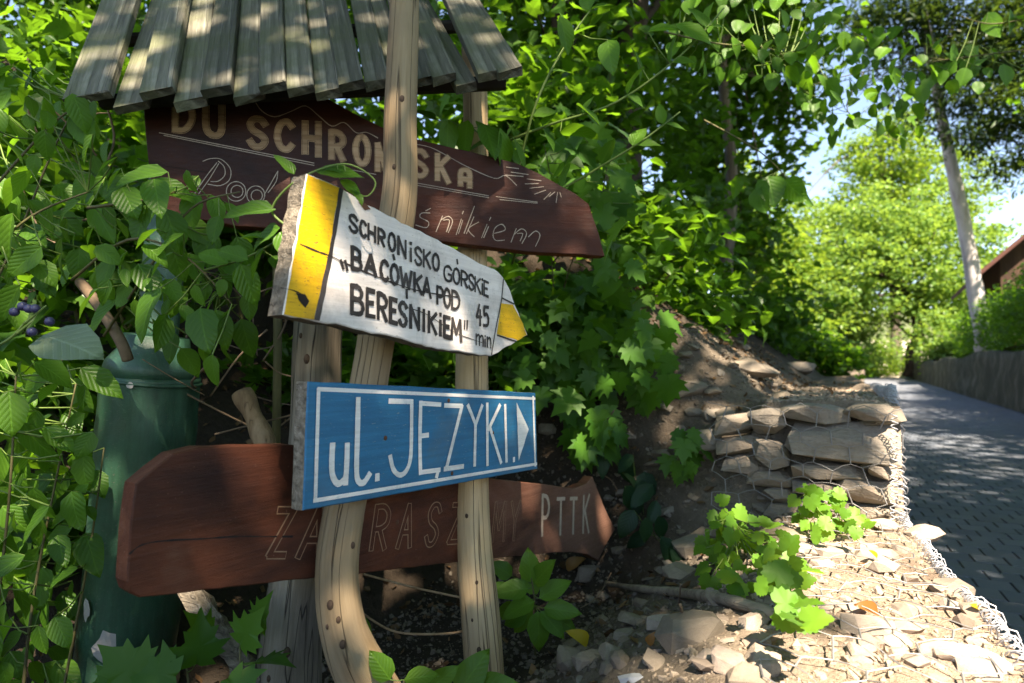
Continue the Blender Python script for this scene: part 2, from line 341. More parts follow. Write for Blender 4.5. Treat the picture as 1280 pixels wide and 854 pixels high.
# ------------------------------------------------------------------ terrain
SLOPE = .008
def road_z(v): return SLOPE*v
def u_edge(v):
    return interp(v, [(-2, .30), (.4, .22), (1.03, .17), (1.6, .10), (1.88, .063), (2.6, .045), (5, -.06), (9.5, -.22), (16, -.34), (80, -.6)])
def u_foot(v): return interp(v, [(-1, -1.8), (.3, -1.66), (.57, -1.58), (1.0, -1.40), (1.64, -1.08), (1.9, -.92), (2.12, -.5), (2.3, -.3), (6, -.45), (20, -.9)])
def hz(u, v, det=True):
    low = interp(u, [(-1.0, .15), (-.66, .18), (-.45, .33), (-.22, .45), (.3, .466)])
    hi = .745 + .006*v
    t = sstep(1.72, 2.25, v) if u < -.28 else (1.0 if v > 1.95 else 0.0)
    if -.36 < u < -.28: t = lerp(sstep(1.72, 2.25, v), 1.0 if v > 1.95 else 0.0, (u+.36)/.08)
    z = lerp(low, hi, t)
    d = max(0, u_foot(v)-u)
    z += .80*min(d, .7) + .44*max(0, min(d, 9)-.7)
    if det:
        p = Vector((u, v, 3.3))
        amp = 1.0 if d <= 0.0 else 1.6
        z += (noise.noise(p*3.1)*.022 + noise.noise(p*9)*.012 + noise.noise(p*24)*.006 + noise.noise(p*60)*.003)*amp
        if d > 1: z += noise.noise(p*.7)*.25
    return z
def ground(px, py):
    d = ray(px, py); t = .3
    while t < 40:
        p = CAM + d*t
        if p.z < hz(p.x, p.y): return p
        t += .008 if t < 3 else .05
    return CAM + d*t
ss = np.concatenate([np.arange(0, 1.7, .022), np.arange(1.7, 3.5, .08), np.arange(3.5, 12, .5), np.arange(12, 80, 8)])
vv = np.concatenate([np.arange(-40, -1.5, 4), np.arange(-1.5, .5, .12), np.arange(.5, 3.2, .022), np.arange(3.2, 7, .05), np.arange(7, 14, .12), np.arange(14, 20, .4), np.arange(20, 90, 5)])
V = []; F = []
ns = len(ss)+1
for v in vv:
    ue = u_edge(v); z0 = road_z(v)-.1
    V.append((ue+.004, v, z0))
    for s in ss: V.append((ue-s, v, hz(ue-s, v)))
for i in range(len(vv)-1):
    for j in range(ns-1):
        a = i*ns+j; F.append((a, a+1, a+ns+1, a+ns))
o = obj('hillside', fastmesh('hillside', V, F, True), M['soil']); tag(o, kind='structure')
o = obj('ground', fromdata('ground', [(-900, -900, -.12), (900, -900, -.12), (900, 900, -.12), (-900, 900, -.12)], [(0, 1, 2, 3)]), M['bank']); tag(o, kind='structure')
# the road: a bed with real pavers on it, then the material alone far away
WU = 2.36
def strip(name, u0, u1, v0, v1, dz, mt):
    vs_ = np.arange(v0, v1+.01, 2.0); V = []; F = []
    for v in vs_: V += [(u0(v) if callable(u0) else u0, v, road_z(v)+dz), (u1, v, road_z(v)+dz)]
    for i in range(len(vs_)-1): F.append((2*i, 2*i+1, 2*i+3, 2*i+2))
    return tag(obj(name, fromdata(name, V, F), mt), kind='structure')
road = strip('road', -1.2, WU+.25, -6, 84, -.008, M['bed'])
far = strip('far_road_surface', -1.0, WU+.2, 28, 84, .0, M['paver'])
# pavers: courses along the road's own axis, turned a little from the wall
PA = R(4.5); cu, su = math.cos(PA), math.sin(PA)
PL, PW = .125, .125
def paver_mesh(seed):
    a, bq = PL/2-.0010, PW/2-.0032; c = .004; t = .0
    # waisted block: the long side joints are wide, the cross joints tight
    pts = [(-bq, -a), (bq, -a), (bq, a), (-bq, a)]
    V = [(x, y, -.03) for x, y in pts] + [(x, y, t-.003) for x, y in pts] + [(x*.955, y*.975, t) for x, y in pts]
    F = [(0, 1, 5, 4), (1, 2, 6, 5), (2, 3, 7, 6), (3, 0, 4, 7), (4, 5, 9, 8), (5, 6, 10, 9), (6, 7, 11, 10), (7, 4, 8, 11), (8, 9, 10, 11)]
    return V, F
pv, pf = paver_mesh(0); pmesh = fromdata('paver', pv, pf); pmesh.materials.append(M['paver'])
pvA = np.array(pv); pfA = np.array(pf)
cells = []
for i in range(-10, 300):
    for j in range(-40, 60):
        x = (j + (.5 if i % 2 else 0))*PW; y = i*PL
        u = x*cu - y*su; v = x*su + y*cu
        if v < .2 or v > 28 or u < u_edge(v)-.12 or u > WU-.06: continue
        cells.append((u, v))
def inview(u, v, z):
    d = Vector((u, v, z))-CAM; Z = d.dot(FWD)
    if Z < .1: return False
    x = 640+FPX*d.dot(RGT)/Z; y = 427-FPX*d.dot(UPV)/Z
    return 1000 < x < 1290 and y < 870 and not (x < 1118 or (y > 625 and x < 1125+(y-625)*.74))
cells.sort(key=lambda c: c[0]**2+c[1]**2)
near = [c for c in cells if inview(c[0], c[1], road_z(c[1]))][:290]; nearset = set(near)
for u, v in near:
    o = bpy.data.objects.new('paver', pmesh); o.location = (u, v, road_z(v)+random.uniform(-.0015, .0015)); o.rotation_euler = (random.gauss(0, .004)+SLOPE, random.gauss(0, .004), PA)
    link(o, road)
rest = [c for c in cells if c not in nearset]
rv = []; rf = []
rot = np.array([[cu, -su, 0], [su, cu, 0], [0, 0, 1]])
base = pvA @ rot.T
P = np.array([(u, v, road_z(v)) for u, v in rest]); P[:, 2] += rng.uniform(-.0015, .0015, len(P))
VV = (base[None] + P[:, None]).reshape(-1, 3); FF = (pfA[None] + (np.arange(len(P))*12)[:, None, None]).reshape(-1, 4)
o = obj('paver_field', fastmesh('paver_field', VV, FF), M['paver'], road); tag(o, kind='stuff')
# sunny verge and bank that close the road far off, land behind the wall
V = []; F = []
uu = [WU+.28, 4, 7, 12, 20, 40, 90]; v2 = list(range(-20, 100, 4))
for v in v2:
    for u in uu: V.append((u, v, 1.26 + .006*v + (.10*(u-WU)) + .15*noise.noise(Vector((u*.3, v*.3, 0)))))
k = len(uu)
for i in range(len(v2)-1):
    for j in range(k-1): a = i*k+j; F.append((a, a+1, a+k+1, a+k))
tag(obj('upper_bank', fromdata('upper_bank', V, F, True), M['bank']), kind='structure')
V = []; F = []
for i, (v, z) in enumerate([(60, .47), (62, .7), (66, 1.3), (80, 2.6), (140, 8)]):
    for u in (-60, -20, -8, -3, 0, 2, 5, 20): V.append((u, v - (u*.25 if u < 6 else 1.5), z+.2*noise.noise(Vector((u, v, 1)))))
for i in range(4):
    for j in range(7): a = i*8+j; F.append((a, a+1, a+9, a+8))
tag(obj('far_bank', fromdata('far_bank', V, F, True), M['verge']), kind='structure')

# ------------------------------------------------------------------ retaining wall beside the road
V = []; F = []; vs_ = np.arange(2, 62, .35); zz = np.linspace(0, 1, 7); nz = len(zz)+2
for v in vs_:
    top = 1.27 + .07*math.sin(v*.7) + .004*v
    for t in zz:
        d = noise.noise(Vector((v*1.3, t*3, 0)))*.08 + noise.noise(Vector((v*3.1, t*7, 4)))*.05
        V.append((WU + d + .09*t, v, road_z(v)-.05 + t*(top-road_z(v)+.05)))
    V.append((WU+.34, v, top+.015)); V.append((WU+.36, v, .3))
for i in range(len(vs_)-1):
    for j in range(nz-1): a = i*nz+j; F.append((a, a+nz, a+nz+1, a+1))
ob = [tuple(range(nz)), tuple((len(vs_)-1)*nz+j for j in range(nz))[::-1]]
o = obj('retaining_wall', fromdata('retaining_wall', V, F+ob, True), M['wall'])
tag(centre(o), 'long mossy dark retaining wall along the right side of the paved road', 'wall')

# ------------------------------------------------------------------ boards
class Plane:
    def __init__(s, p0, p1, tilt=0.0, up=None):
        s.o = Vector(p0); s.ex = (Vector(p1)-s.o).normalized()
        u = Vector(up) if up else Vector((0, 0, 1)); u = (u - s.ex*u.dot(s.ex)).normalized()
        s.ey = u; s.n = s.ex.cross(s.ey)
        if s.n.dot(CAM-s.o) < 0: s.n = -s.n
        s.M = Matrix(((s.ex.x, s.ey.x, s.n.x, s.o.x), (s.ex.y, s.ey.y, s.n.y, s.o.y), (s.ex.z, s.ey.z, s.n.z, s.o.z), (0, 0, 0, 1)))
    def hit(s, px, py):
        d = ray(px, py); t = (s.o-CAM).dot(s.n)/d.dot(s.n); q = CAM + d*t - s.o
        return (q.dot(s.ex), q.dot(s.ey))
    def hits(s, pts): return [s.hit(*p) for p in pts]
def subdiv(poly, step, jit, seed=0):
    out = []; rs = random.Random(seed); n_ = len(poly)
    for i in range(n_):
        a = Vector(poly[i]).to_2d() if False else Vector((*poly[i], 0)); b_ = Vector((*poly[(i+1) % n_], 0)); L = (b_-a).length; k = max(1, int(L/step))
        nn = Vector((-(b_-a).y, (b_-a).x, 0)).normalized()
        for q in range(k):
            p = a.lerp(b_, q/k)
            if q: p += nn*rs.uniform(-jit, jit)
            out.append((p.x, p.y))
    return out
def board_mesh(name, poly, th, side_mat_faces=True, bev=.0018):
    """front at z=0, chamfered rim, thickness behind; slot 0 face, slot 1 rim"""
    ar = sum(poly[i][0]*poly[(i+1) % len(poly)][1]-poly[(i+1) % len(poly)][0]*poly[i][1] for i in range(len(poly)))
    if ar < 0: poly = poly[::-1]
    n_ = len(poly); cx = sum(p[0] for p in poly)/n_; cy = sum(p[1] for p in poly)/n_
    ins = []
    for i in range(n_):
        a = Vector(poly[i-1]); p = Vector(poly[i]); c_ = Vector(poly[(i+1) % n_])
        t = (c_-a); nn = Vector((-t.y, t.x)); nn = nn.normalized() if nn.length > 1e-9 else nn
        ins.append(p + nn*bev)
    V = [(p.x, p.y, 0) for p in ins] + [(p[0], p[1], -bev) for p in poly] + [(p[0]+random.uniform(-.001, .001), p[1]+random.uniform(-.001, .001), -th*.5) for p in poly] + [(p[0], p[1], -th) for p in poly]
    F = [tuple(range(n_))]
    for r in range(3):
        for i in range(n_):
            j = (i+1) % n_; F.append((r*n_+i, (r+1)*n_+i, (r+1)*n_+j, r*n_+j))
    F.append(tuple(3*n_+i for i in range(n_))[::-1])
    m = fromdata(name, V, F); m.polygons.foreach_set('material_index', [0]+[0]*n_+[1]*(2*n_+1)); return m
def board(name, pl, poly_px, th, face, rim, label, cat, step=.02, jit=.0012, seed=1, group=None):
    t = empty(name, (0, 0, 0), label, cat, group); t.matrix_world = pl.M
    m = board_mesh('board', subdiv(pl.hits(poly_px), step, jit, seed), th); m.materials.append(face); m.materials.append(rim)
    o = bpy.data.objects.new('board', m); link(o, t); return t
def ribbon(pts, wd, z, closed=False, rough=0.0, taper=False, th=.0006):
    """flat brush stroke along 2-D points, raised z over the board"""
    P_ = [Vector((p[0], p[1])) for p in pts]
    if len(P_) == 1: P_ = [P_[0]+Vector((0, wd*.35)), P_[0]-Vector((0, wd*.35))]
    if not closed and len(P_) > 2:
        Q = catmull([Vector((p.x, p.y, 0)) for p in P_], 4); P_ = [Vector((q.x, q.y)) for q in Q] if rough >= 0 else P_
    n_ = len(P_); L = []; Rr = []
    for i, p in enumerate(P_):
        a = P_[i-1] if (i or closed) else p; c_ = P_[(i+1) % n_] if (i < n_-1 or closed) else p
        d1 = (p-a).normalized() if (p-a).length > 1e-9 else None; d2 = (c_-p).normalized() if (c_-p).length > 1e-9 else None
        d1 = d1 or d2; d2 = d2 or d1
        t = (d1+d2); t = t.normalized() if t.length > .2 else d2
        nn = Vector((-t.y, t.x)); k = 1/max(.55, nn.dot(Vector((-d2.y, d2.x))))
        w_ = wd*.5*k*(1 + (random.uniform(-1, 1)*abs(rough)))
        if not closed and i == 0: p = p - d2*wd*.3
        if not closed and i == n_-1: p = p + d1*wd*.3
        L.append(p+nn*w_); Rr.append(p-nn*w_)
    V = [(p.x, p.y, z) for p in L] + [(p.x, p.y, z) for p in Rr]; F = []
    for i in range(n_ if closed else n_-1):
        j = (i+1) % n_; F.append((i, n_+i, n_+j, j))
    return V, F
def strokes_obj(name, parent, strokes, mt, wd, z0=.0010, rough=.12, closed=False, dz=.00012):
    mb = MB()
    for i, s in enumerate(strokes): mb.add(*ribbon(s, wd, z0+dz*(i % 7), closed, rough))
    m = mb.mesh(name); o = bpy.data.objects.new(name, m); m.materials.append(mt); link(o, parent); return o
def flat(name, parent, poly, mt, z=.0007, step=.012, jit=.0008, seed=3):
    poly = subdiv(poly, step, jit, seed)
    ar = sum(poly[i][0]*poly[(i+1) % len(poly)][1]-poly[(i+1) % len(poly)][0]*poly[i][1] for i in range(len(poly)))
    if ar < 0: poly = poly[::-1]
    m = fromdata(name, [(x, y, z) for x, y in poly], [tuple(range(len(poly)))]); m.materials.append(mt)
    o = bpy.data.objects.new(name, m); link(o, parent); return o
def nail(parent, xy, r=.004, z=.0015):
    V = [(xy[0], xy[1], z)]; F = []
    for k in range(8): V.append((xy[0]+r*math.cos(k*math.pi/4), xy[1]+r*math.sin(k*math.pi/4), z-.0008))
    for k in range(8): F.append((0, 1+k, 1+(k+1) % 8))
    m = fromdata('nail_head', V, F); m.materials.append(M['rust']); o = bpy.data.objects.new('nail_head', m); link(o, parent)
def zoomer(x0, y0, s): return lambda p: (x0+p[0]/s, y0+p[1]/s)

# capital glyphs: strokes in a unit box
def arc(cx, cy, rx, ry, a0, a1, k=7): return [(cx+rx*math.cos(R(a0+(a1-a0)*i/k)), cy+ry*math.sin(R(a0+(a1-a0)*i/k))) for i in range(k+1)]
G = {
 'S': [[(.95, .82), (.7, .98), (.3, .97), (.06, .78), (.25, .57), (.72, .43), (.95, .24), (.7, .03), (.3, .02), (.04, .2)]],
 'C': [[(.95, .82), (.65, .99), (.25, .9), (.05, .6), (.05, .35), (.25, .08), (.65, .01), (.95, .18)]],
 'H': [[(.06, 1), (.06, 0)], [(.94, 1), (.94, 0)], [(.06, .5), (.94, .5)]],
 'R': [[(.08, 0), (.08, 1)], [(.08, .98), (.6, .98), (.93, .82), (.9, .6), (.55, .48), (.08, .46)], [(.45, .47), (.95, 0)]],
 'O': [arc(.5, .5, .45, .5, 90, 450, 14)],
 'N': [[(.06, 0), (.06, 1)], [(.06, 1), (.94, 0)], [(.94, 0), (.94, 1)]],
 'i': [[(.5, .72), (.5, 0)], [(.5, 1.06), (.5, .98)]],
 'I': [[(.5, 1), (.5, 0)]],
 'K': [[(.08, 1), (.08, 0)], [(.92, 1), (.1, .48)], [(.3, .58), (.95, 0)]],
 'G': [[(.95, .8), (.65, .99), (.2, .88), (.05, .5), (.2, .1), (.6, .01), (.92, .15), (.92, .46)], [(.92, .46), (.55, .46)]],
 'E': [[(.92, .98), (.1, .98)], [(.1, 1), (.1, 0)], [(.1, .02), (.95, .02)], [(.1, .5), (.75, .52)]],
 'B': [[(.08, 0), (.08, 1)], [(.08, .98), (.6, .98), (.85, .8), (.7, .56), (.08, .52)], [(.08, .52), (.7, .5), (.96, .28), (.75, .03), (.08, .01)]],
 'A': [[(.02, 0), (.5, 1)], [(.5, 1), (.98, 0)], [(.2, .35), (.8, .35)]],
 'a': [[(.08, 0), (.08, .75), (.3, .98), (.7, .98), (.92, .75), (.92, 0)], [(.1, .42), (.9, .42)]],
 'W': [[(.02, 1), (.25, 0)], [(.25, 0), (.5, .75)], [(.5, .75), (.75, 0)], [(.75, 0), (.98, 1)]],
 'P': [[(.1, 0), (.1, 1)], [(.1, .98), (.65, .97), (.93, .78), (.85, .56), (.55, .45), (.1, .45)]],
 'D': [[(.1, 1), (.1, 0)], [(.1, .98), (.55, .95), (.93, .65), (.9, .3), (.55, .04), (.1, .02)]],
 'U': [[(.08, 1), (.08, .25), (.3, .02), (.7, .02), (.92, .25), (.92, 1)]],
 'M': [[(.02, 0), (.12, 1)], [(.12, 1), (.5, .3)], [(.5, .3), (.88, 1)], [(.88, 1), (.98, 0)]],
 'Z': [[(.05, .97), (.95, .97)], [(.95, .97), (.05, .03)], [(.05, .03), (.97, .03)]],
 'Y': [[(.05, 1), (.5, .5)], [(.95, 1), (.5, .5)], [(.5, .5), (.5, 0)]],
 'T': [[(.02, .97), (.98, .97)], [(.5, .97), (.5, 0)]],
 '4': [[(.55, 1), (.08, .4)], [(.08, .4), (.95, .42)], [(.7, .75), (.68, 0)]],
 '5': [[(.9, .98), (.25, .96)], [(.25, .96), (.18, .55), (.6, .62), (.92, .4), (.75, .05), (.1, .02)]],
 'm': [[(.05, 1), (.05, 0)], [(.05, .7), (.3, .98), (.48, .8), (.48, 0)], [(.48, .7), (.75, .98), (.94, .8), (.94, 0)]],
 'n': [[(.1, 1), (.1, 0)], [(.1, .7), (.5, .98), (.88, .75), (.88, 0)]],
 '"': [[(.2, 1), (.1, 0)], [(.8, 1), (.7, 0)]],
}
def glyph(pl, zf, ch, x0, x1, yt0, yb0, yt1=None, yb1=None, slant=0):
    yt1 = yt0 if yt1 is None else yt1; yb1 = yb0 if yb1 is None else yb1; out = []
    for st in G[ch]:
        q = []
        for gx, gy in st:
            x = x0+(x1-x0)*gx + slant*(gy-.5); yt = lerp(yt0, yt1, gx); yb = lerp(yb0, yb1, gx)
            q.append(pl.hit(*zf((x, lerp(yb, yt, gy)))))
        out.append(q)
    return out

# --- blue street sign
z4 = zoomer(350, 460, 2.944)
def hyp(k, vp): return lambda px: k/(vp-px)
Zb = hyp(.857*770, 1145); PB = Plane(at(375, 550, Zb(375)), at(672, 540, Zb(672)))
PB = Plane(PB.o, PB.o + Vector((PB.ex.x, PB.ex.y, 0)))
t = board('street_sign', PB, [z4(p) for p in [(103, 50), (520, 70), (940, 92), (948, 372), (520, 450), (85, 525)]], .026, M['blue'], M['endgrain'],
          'blue board with white lettering ul. JĘZYKI and a white arrow', 'sign', .025, .0006)
strokes_obj('border', t, [[PB.hit(*z4(p)) for p in [(140, 78), (936, 113)]], [PB.hit(*z4(p)) for p in [(930, 106), (938, 360)]], [PB.hit(*z4(p)) for p in [(943, 353), (124, 488)]], [PB.hit(*z4(p)) for p in [(128, 490), (140, 78)]]], M['letter_white'], .0062, rough=.1)
def bl(name, ss_, wd=.0088): strokes_obj(name, t, [[PB.hit(*z4(p)) for p in s] for s in ss_], M['letter_white'], wd, rough=.06)
bl('lettering', [[(192, 282), (189, 350), (192, 395), (208, 424), (228, 418), (242, 390), (246, 282)], [(246, 282), (244, 345), (240, 425)], [(286, 114), (283, 250), (280, 385), (290, 420), (308, 420), (328, 390)], [(356, 402)]], .0098)
bl('lettering', [[(402, 122), (484, 124)], [(483, 122), (482, 250), (478, 335), (462, 380), (438, 394), (415, 372), (404, 325)],
   [(588, 135), (516, 130)], [(516, 126), (513, 260), (515, 388)], [(515, 384), (585, 375)], [(516, 250), (542, 247)], [(580, 375), (574, 400)],
   [(606, 138), (668, 140)], [(668, 140), (610, 372)], [(604, 372), (672, 362)], [(690, 138), (718, 208)], [(742, 138), (717, 210)], [(717, 208), (714, 358)],
   [(760, 132), (761, 356)], [(808, 137), (766, 226)], [(772, 222), (812, 348)], [(827, 137), (832, 344)], [(859, 337)]], .0086)
flat('arrow_mark', t, [PB.hit(*z4(p)) for p in [(869, 126), (914, 226), (877, 341)]], M['letter_white'], .0012)
for p in [(387, 258), (620, 120), (783, 240), (632, 388)]: nail(t, PB.hit(*z4(p)), .0042)

# --- white and yellow trail sign
z5 = zoomer(330, 200, 2.944)
Zw = hyp(.80*720, 1100); PWp = Plane(at(383, 300, Zw(383)), at(640, 400, Zw(640))); PWp = Plane(PWp.o, PWp.o+Vector((PWp.ex.x, PWp.ex.y, 0)))
wpoly = [(158, 50), (215, 72), (278, 100), (380, 165), (460, 205), (530, 240), (600, 275), (700, 325), (780, 372), (850, 402), (880, 430), (907, 480), (927, 540), (955, 605), (970, 645), (925, 672), (835, 722), (760, 712), (700, 703), (620, 690), (560, 676), (480, 652), (400, 640), (300, 612), (200, 597), (70, 570)]
t = board('trail_sign', PWp, [z5(p) for p in wpoly], .030, M['white'], M['endgrain'],
          'white tilted board with yellow ends and black hand painted trail lettering, 45 min', 'sign', .014, .0016, 5)
H5 = lambda L: [PWp.hit(*z5(p)) for p in L]
flat('yellow_band', t, H5([(160, 54), (276, 103), (240, 330), (183, 588), (73, 568)]), M['yellow'], .0006)
flat('black_band', t, H5([(276, 102), (291, 110), (250, 360), (203, 592), (183, 588), (238, 340)]), M['black'], .0008)
flat('yellow_tip', t, H5([(873, 527), (915, 533), (952, 602), (966, 644), (934, 664), (856, 640)]), M['yellow'], .0006)
strokes_obj('black_line', t, [H5([(880, 440), (872, 520), (852, 620), (836, 716)]), H5([(874, 508), (918, 530)]), H5([(856, 645), (926, 668)])], M['black'], .0032)
def wl(seq, tops, bots, wd=.0046, slant=0, name='lettering'):
    S_ = []
    for ch, a, b_ in seq:
        S_ += glyph(PWp, z5, ch, a, b_, interp(a, tops), interp(a, bots), interp(b_, tops), interp(b_, bots), slant)
    strokes_obj(name, t, S_, M['black'], wd*1.18, rough=.22)
wl([('S', 312, 343), ('C', 352, 374), ('H', 381, 408), ('R', 416, 442), ('O', 456, 482), ('N', 491, 521), ('i', 530, 546), ('S', 554, 579), ('K', 584, 612), ('O', 618, 643)],
   [(310, 196), (375, 232), (440, 262), (480, 275), (560, 322), (645, 352)], [(310, 256), (375, 288), (440, 318), (480, 340), (560, 385), (645, 410)])
wl([('G', 660, 690), ('O', 694, 719), ('R', 723, 747), ('S', 751, 771), ('K', 774, 796), ('i', 797, 806), ('E', 806, 825)], [(650, 383), (720, 405), (825, 452)], [(650, 438), (720, 460), (825, 505)], .0042)
strokes_obj('lettering', t, [H5([(709, 368), (711, 382)]), H5([(474, 350), (478, 366)]), H5([(523, 478), (524, 508)]), H5([(280, 370), (290, 400)]), H5([(296, 372), (304, 405)])], M['black'], .0052)
wl([('B', 320, 357), ('A', 370, 410), ('C', 426, 455), ('O', 464, 494), ('W', 500, 541), ('K', 549, 580), ('A', 583, 612)], [(318, 318), (370, 342), (455, 378), (541, 412), (612, 442)], [(318, 398), (370, 412), (455, 448), (541, 478), (612, 508)], .0056)
wl([('P', 634, 658), ('O', 660, 684), ('D', 687, 718)], [(633, 465), (718, 488)], [(633, 528), (718, 556)], .0052)
wl([('B', 318, 364), ('E', 374, 406), ('R', 416, 450), ('E', 460, 488), ('S', 496, 524), ('N', 536, 570), ('I', 576, 596), ('K', 602, 634), ('i', 640, 655), ('E', 659, 684), ('M', 688, 724)],
   [(312, 458), (400, 482), (500, 522), (600, 558), (724, 592)], [(312, 562), (400, 578), (500, 608), (600, 632), (724, 668)], .0062)
wl([('"', 734, 750)], [(730, 592)], [(730, 622)], .0038)
wl([('4', 780, 800), ('5', 804, 826)], [(780, 530), (826, 542)], [(780, 608), (826, 612)], .0052)
wl([('m', 778, 806), ('i', 808, 815), ('n', 818, 834)], [(778, 640), (834, 656)], [(778, 680), (834, 692)], .0034)
strokes_obj('crack', t, [H5([(133, 310), (190, 335), (240, 352)]), H5([(240, 352), (330, 395), (420, 432), (480, 455), (560, 480), (640, 495), (710, 505)])], M['crack'], .0020, rough=.5)
for cr_ in ([(60, 470), (110, 482), (150, 500)], [(520, 542), (600, 570), (700, 635), (800, 672)]): strokes_obj('crack', t, [H5(cr_)], M['crack'], .0011, rough=.5)
flat('bare_patch', t, H5([(345, 152), (372, 160), (392, 182), (370, 186)]), M['rust'], .0009, .005)
flat('knot_hole', t, H5([(115, 488), (150, 495), (165, 520), (150, 545), (125, 515)]), M['crack'], .0011, .005)

# --- dark upper sign
z3 = zoomer(170, 110, 4.267); z6 = zoomer(470, 140, 4.267)
Zu = lambda px: lerp(1.30, 1.45, (px-180)/577)
PU = Plane(at(180, 200, Zu(180)), at(756, 260, Zu(756))); PU = Plane(PU.o, PU.o+Vector((PU.ex.x, PU.ex.y, 0)))
t = board('lodge_sign', PU, [(177, 104), (400, 118), (440, 140), (480, 160), (518, 173), (587, 189), (643, 203), (674, 217), (718, 241), (736, 255), (748, 290), (756, 320), (660, 315), (552, 302), (400, 289), (296, 283), (193, 263), (185, 200)], .034, M['upper'], M['upper_edge'],
          'dark brown varnished board with carved pale lettering DU SCHRONISKA, under the plank roof', 'sign', .03, .0010, 8)
H3 = lambda L: [PU.hit(*z3(p)) for p in L]; H6 = lambda L: [PU.hit(*z6(p)) for p in L]
def carved(seq, zf, tops, bots):
    for ch, a, b_ in seq:
        g_ = glyph(PU, zf, ch, a, b_, interp(a, tops), interp(a, bots), interp(b_, tops), interp(b_, bots))
        mb = MB()
        for i, s in enumerate(g_): mb.add(*ribbon(s, .0150, .0008+.0001*i, False, .03))
        m = mb.mesh('letter'); m.materials.append(M['carve']); o = bpy.data.objects.new('letter', m); link(o, t)
        mb = MB()
        for i, s in enumerate(g_): mb.add(*ribbon(s, .0128, .0013+.0001*i, False, .02))
        m = mb.mesh('letter_rim'); m.materials.append(M['upper']); o2 = bpy.data.objects.new('letter_rim', m); link(o2, o)
        mb = MB()
        for i, s in enumerate(g_): mb.add(*ribbon(s, .0112, .0018+.0001*i, False, .05))
        m = mb.mesh('letter_face'); m.materials.append(M['carve']); o2 = bpy.data.objects.new('letter_face', m); link(o2, o)
carved([('D', 200, 306), ('U', 366, 466)], z3, [(180, 52), (485, 92)], [(180, 226), (325, 236), (485, 266)])
carved([('S', 604, 694), ('C', 752, 836), ('H', 898, 978), ('R', 1038, 1108), ('O', 1168, 1242)], z3, [(585, 156), (735, 176), (1000, 190), (1020, 228), (1258, 272)], [(585, 310), (855, 335), (995, 366), (1258, 415)])
carved([('N', 6, 60), ('I', 85, 110), ('S', 196, 270), ('K', 322, 390), ('a', 446, 504)], z6, [(-60, 165), (50, 178), (290, 218), (405, 248), (430, 308), (520, 314)], [(-60, 300), (50, 320), (290, 350), (405, 382), (520, 405)])
for rl_ in ([H3([(125, 240), (950, 402)]), H3([(150, 254), (950, 414)]), H3([(1080, 425), (1280, 462)]), H6([(205, 378), (600, 448)]), H6([(205, 390), (600, 458)]), H6([(640, 452), (860, 482)]), H6([(660, 468), (860, 488)])],): 
    for r1_ in rl_: strokes_obj('carved_rule', t, [r1_], M['scratch'], .0017, rough=.3)
strokes_obj('mountain_line', t, [H3([(630, 62), (670, 122), (740, 155), (830, 125), (905, 97), (975, 150), (1045, 205), (1110, 185), (1175, 240), (1230, 238), (1290, 268)]), H6([(205, 172), (290, 190), (380, 235), (480, 290), (630, 355), (690, 340), (750, 393)])], M['scratch'], .0018, rough=.25)
strokes_obj('sun_ray', t, [H6(s) for s in [[(695, 295), (760, 303)], [(720, 322), (812, 335)], [(690, 338), (785, 345)], [(805, 358), (880, 368)], [(795, 385), (865, 383)], [(820, 408), (893, 400)], [(845, 440), (905, 418)], [(895, 468), (932, 430)], [(922, 452), (953, 428)], [(960, 485), (968, 430)], [(987, 455), (980, 430)]]], M['scratch'], .0017, rough=.3)
circ = lambda x, y, r, k=12: [(x+r*math.cos(2*math.pi*i/k), y-r*math.sin(2*math.pi*i/k)) for i in range(k+1)]
strokes_obj('script_lettering', t, [H3(s) for s in [[(315, 562), (370, 480), (432, 400)], [(335, 566), (390, 490), (442, 405)], [(358, 392), (400, 378), (455, 382), (503, 430), (500, 490), (450, 522), (385, 514)], [(440, 392), (470, 420), (475, 465), (440, 498), (400, 500)], circ(535, 553, 52), circ(540, 553, 32), circ(640, 572, 48), circ(645, 575, 30), [(685, 570), (720, 510), (757, 445)], [(757, 445), (748, 500), (705, 560)]]], M['scratch'], .0018, rough=.25)
strokes_obj('script_lettering', t, [H6(s) for s in [[(288, 540), (245, 540), (235, 562), (280, 588), (268, 618), (212, 604)], [(265, 528), (292, 515)], [(320, 640), (355, 555)], [(345, 578), (385, 558), (408, 585), (385, 645)], [(360, 578), (392, 580), (376, 640)],
    [(428, 655), (455, 572)], [(440, 650), (462, 580)], [(460, 545), (466, 530)], [(470, 648), (525, 503)], [(482, 650), (522, 560)], [(548, 588), (492, 625), (524, 667)], [(563, 672), (592, 600)], [(574, 672), (600, 612)], [(604, 580), (612, 563)],
    [(632, 648), (688, 630), (672, 600), (636, 618), (624, 660), (640, 686), (685, 684)], [(720, 695), (748, 622)], [(735, 655), (776, 624), (803, 650), (778, 702)], [(752, 650), (782, 650), (768, 690)], [(812, 668), (850, 636), (874, 660), (850, 718)]]], M['scratch'], .0018, rough=.25)
strokes_obj('crack', t, [H3([(10, 378), (100, 405), (300, 440), (380, 450)])], M['crack'], .0014, rough=.5)

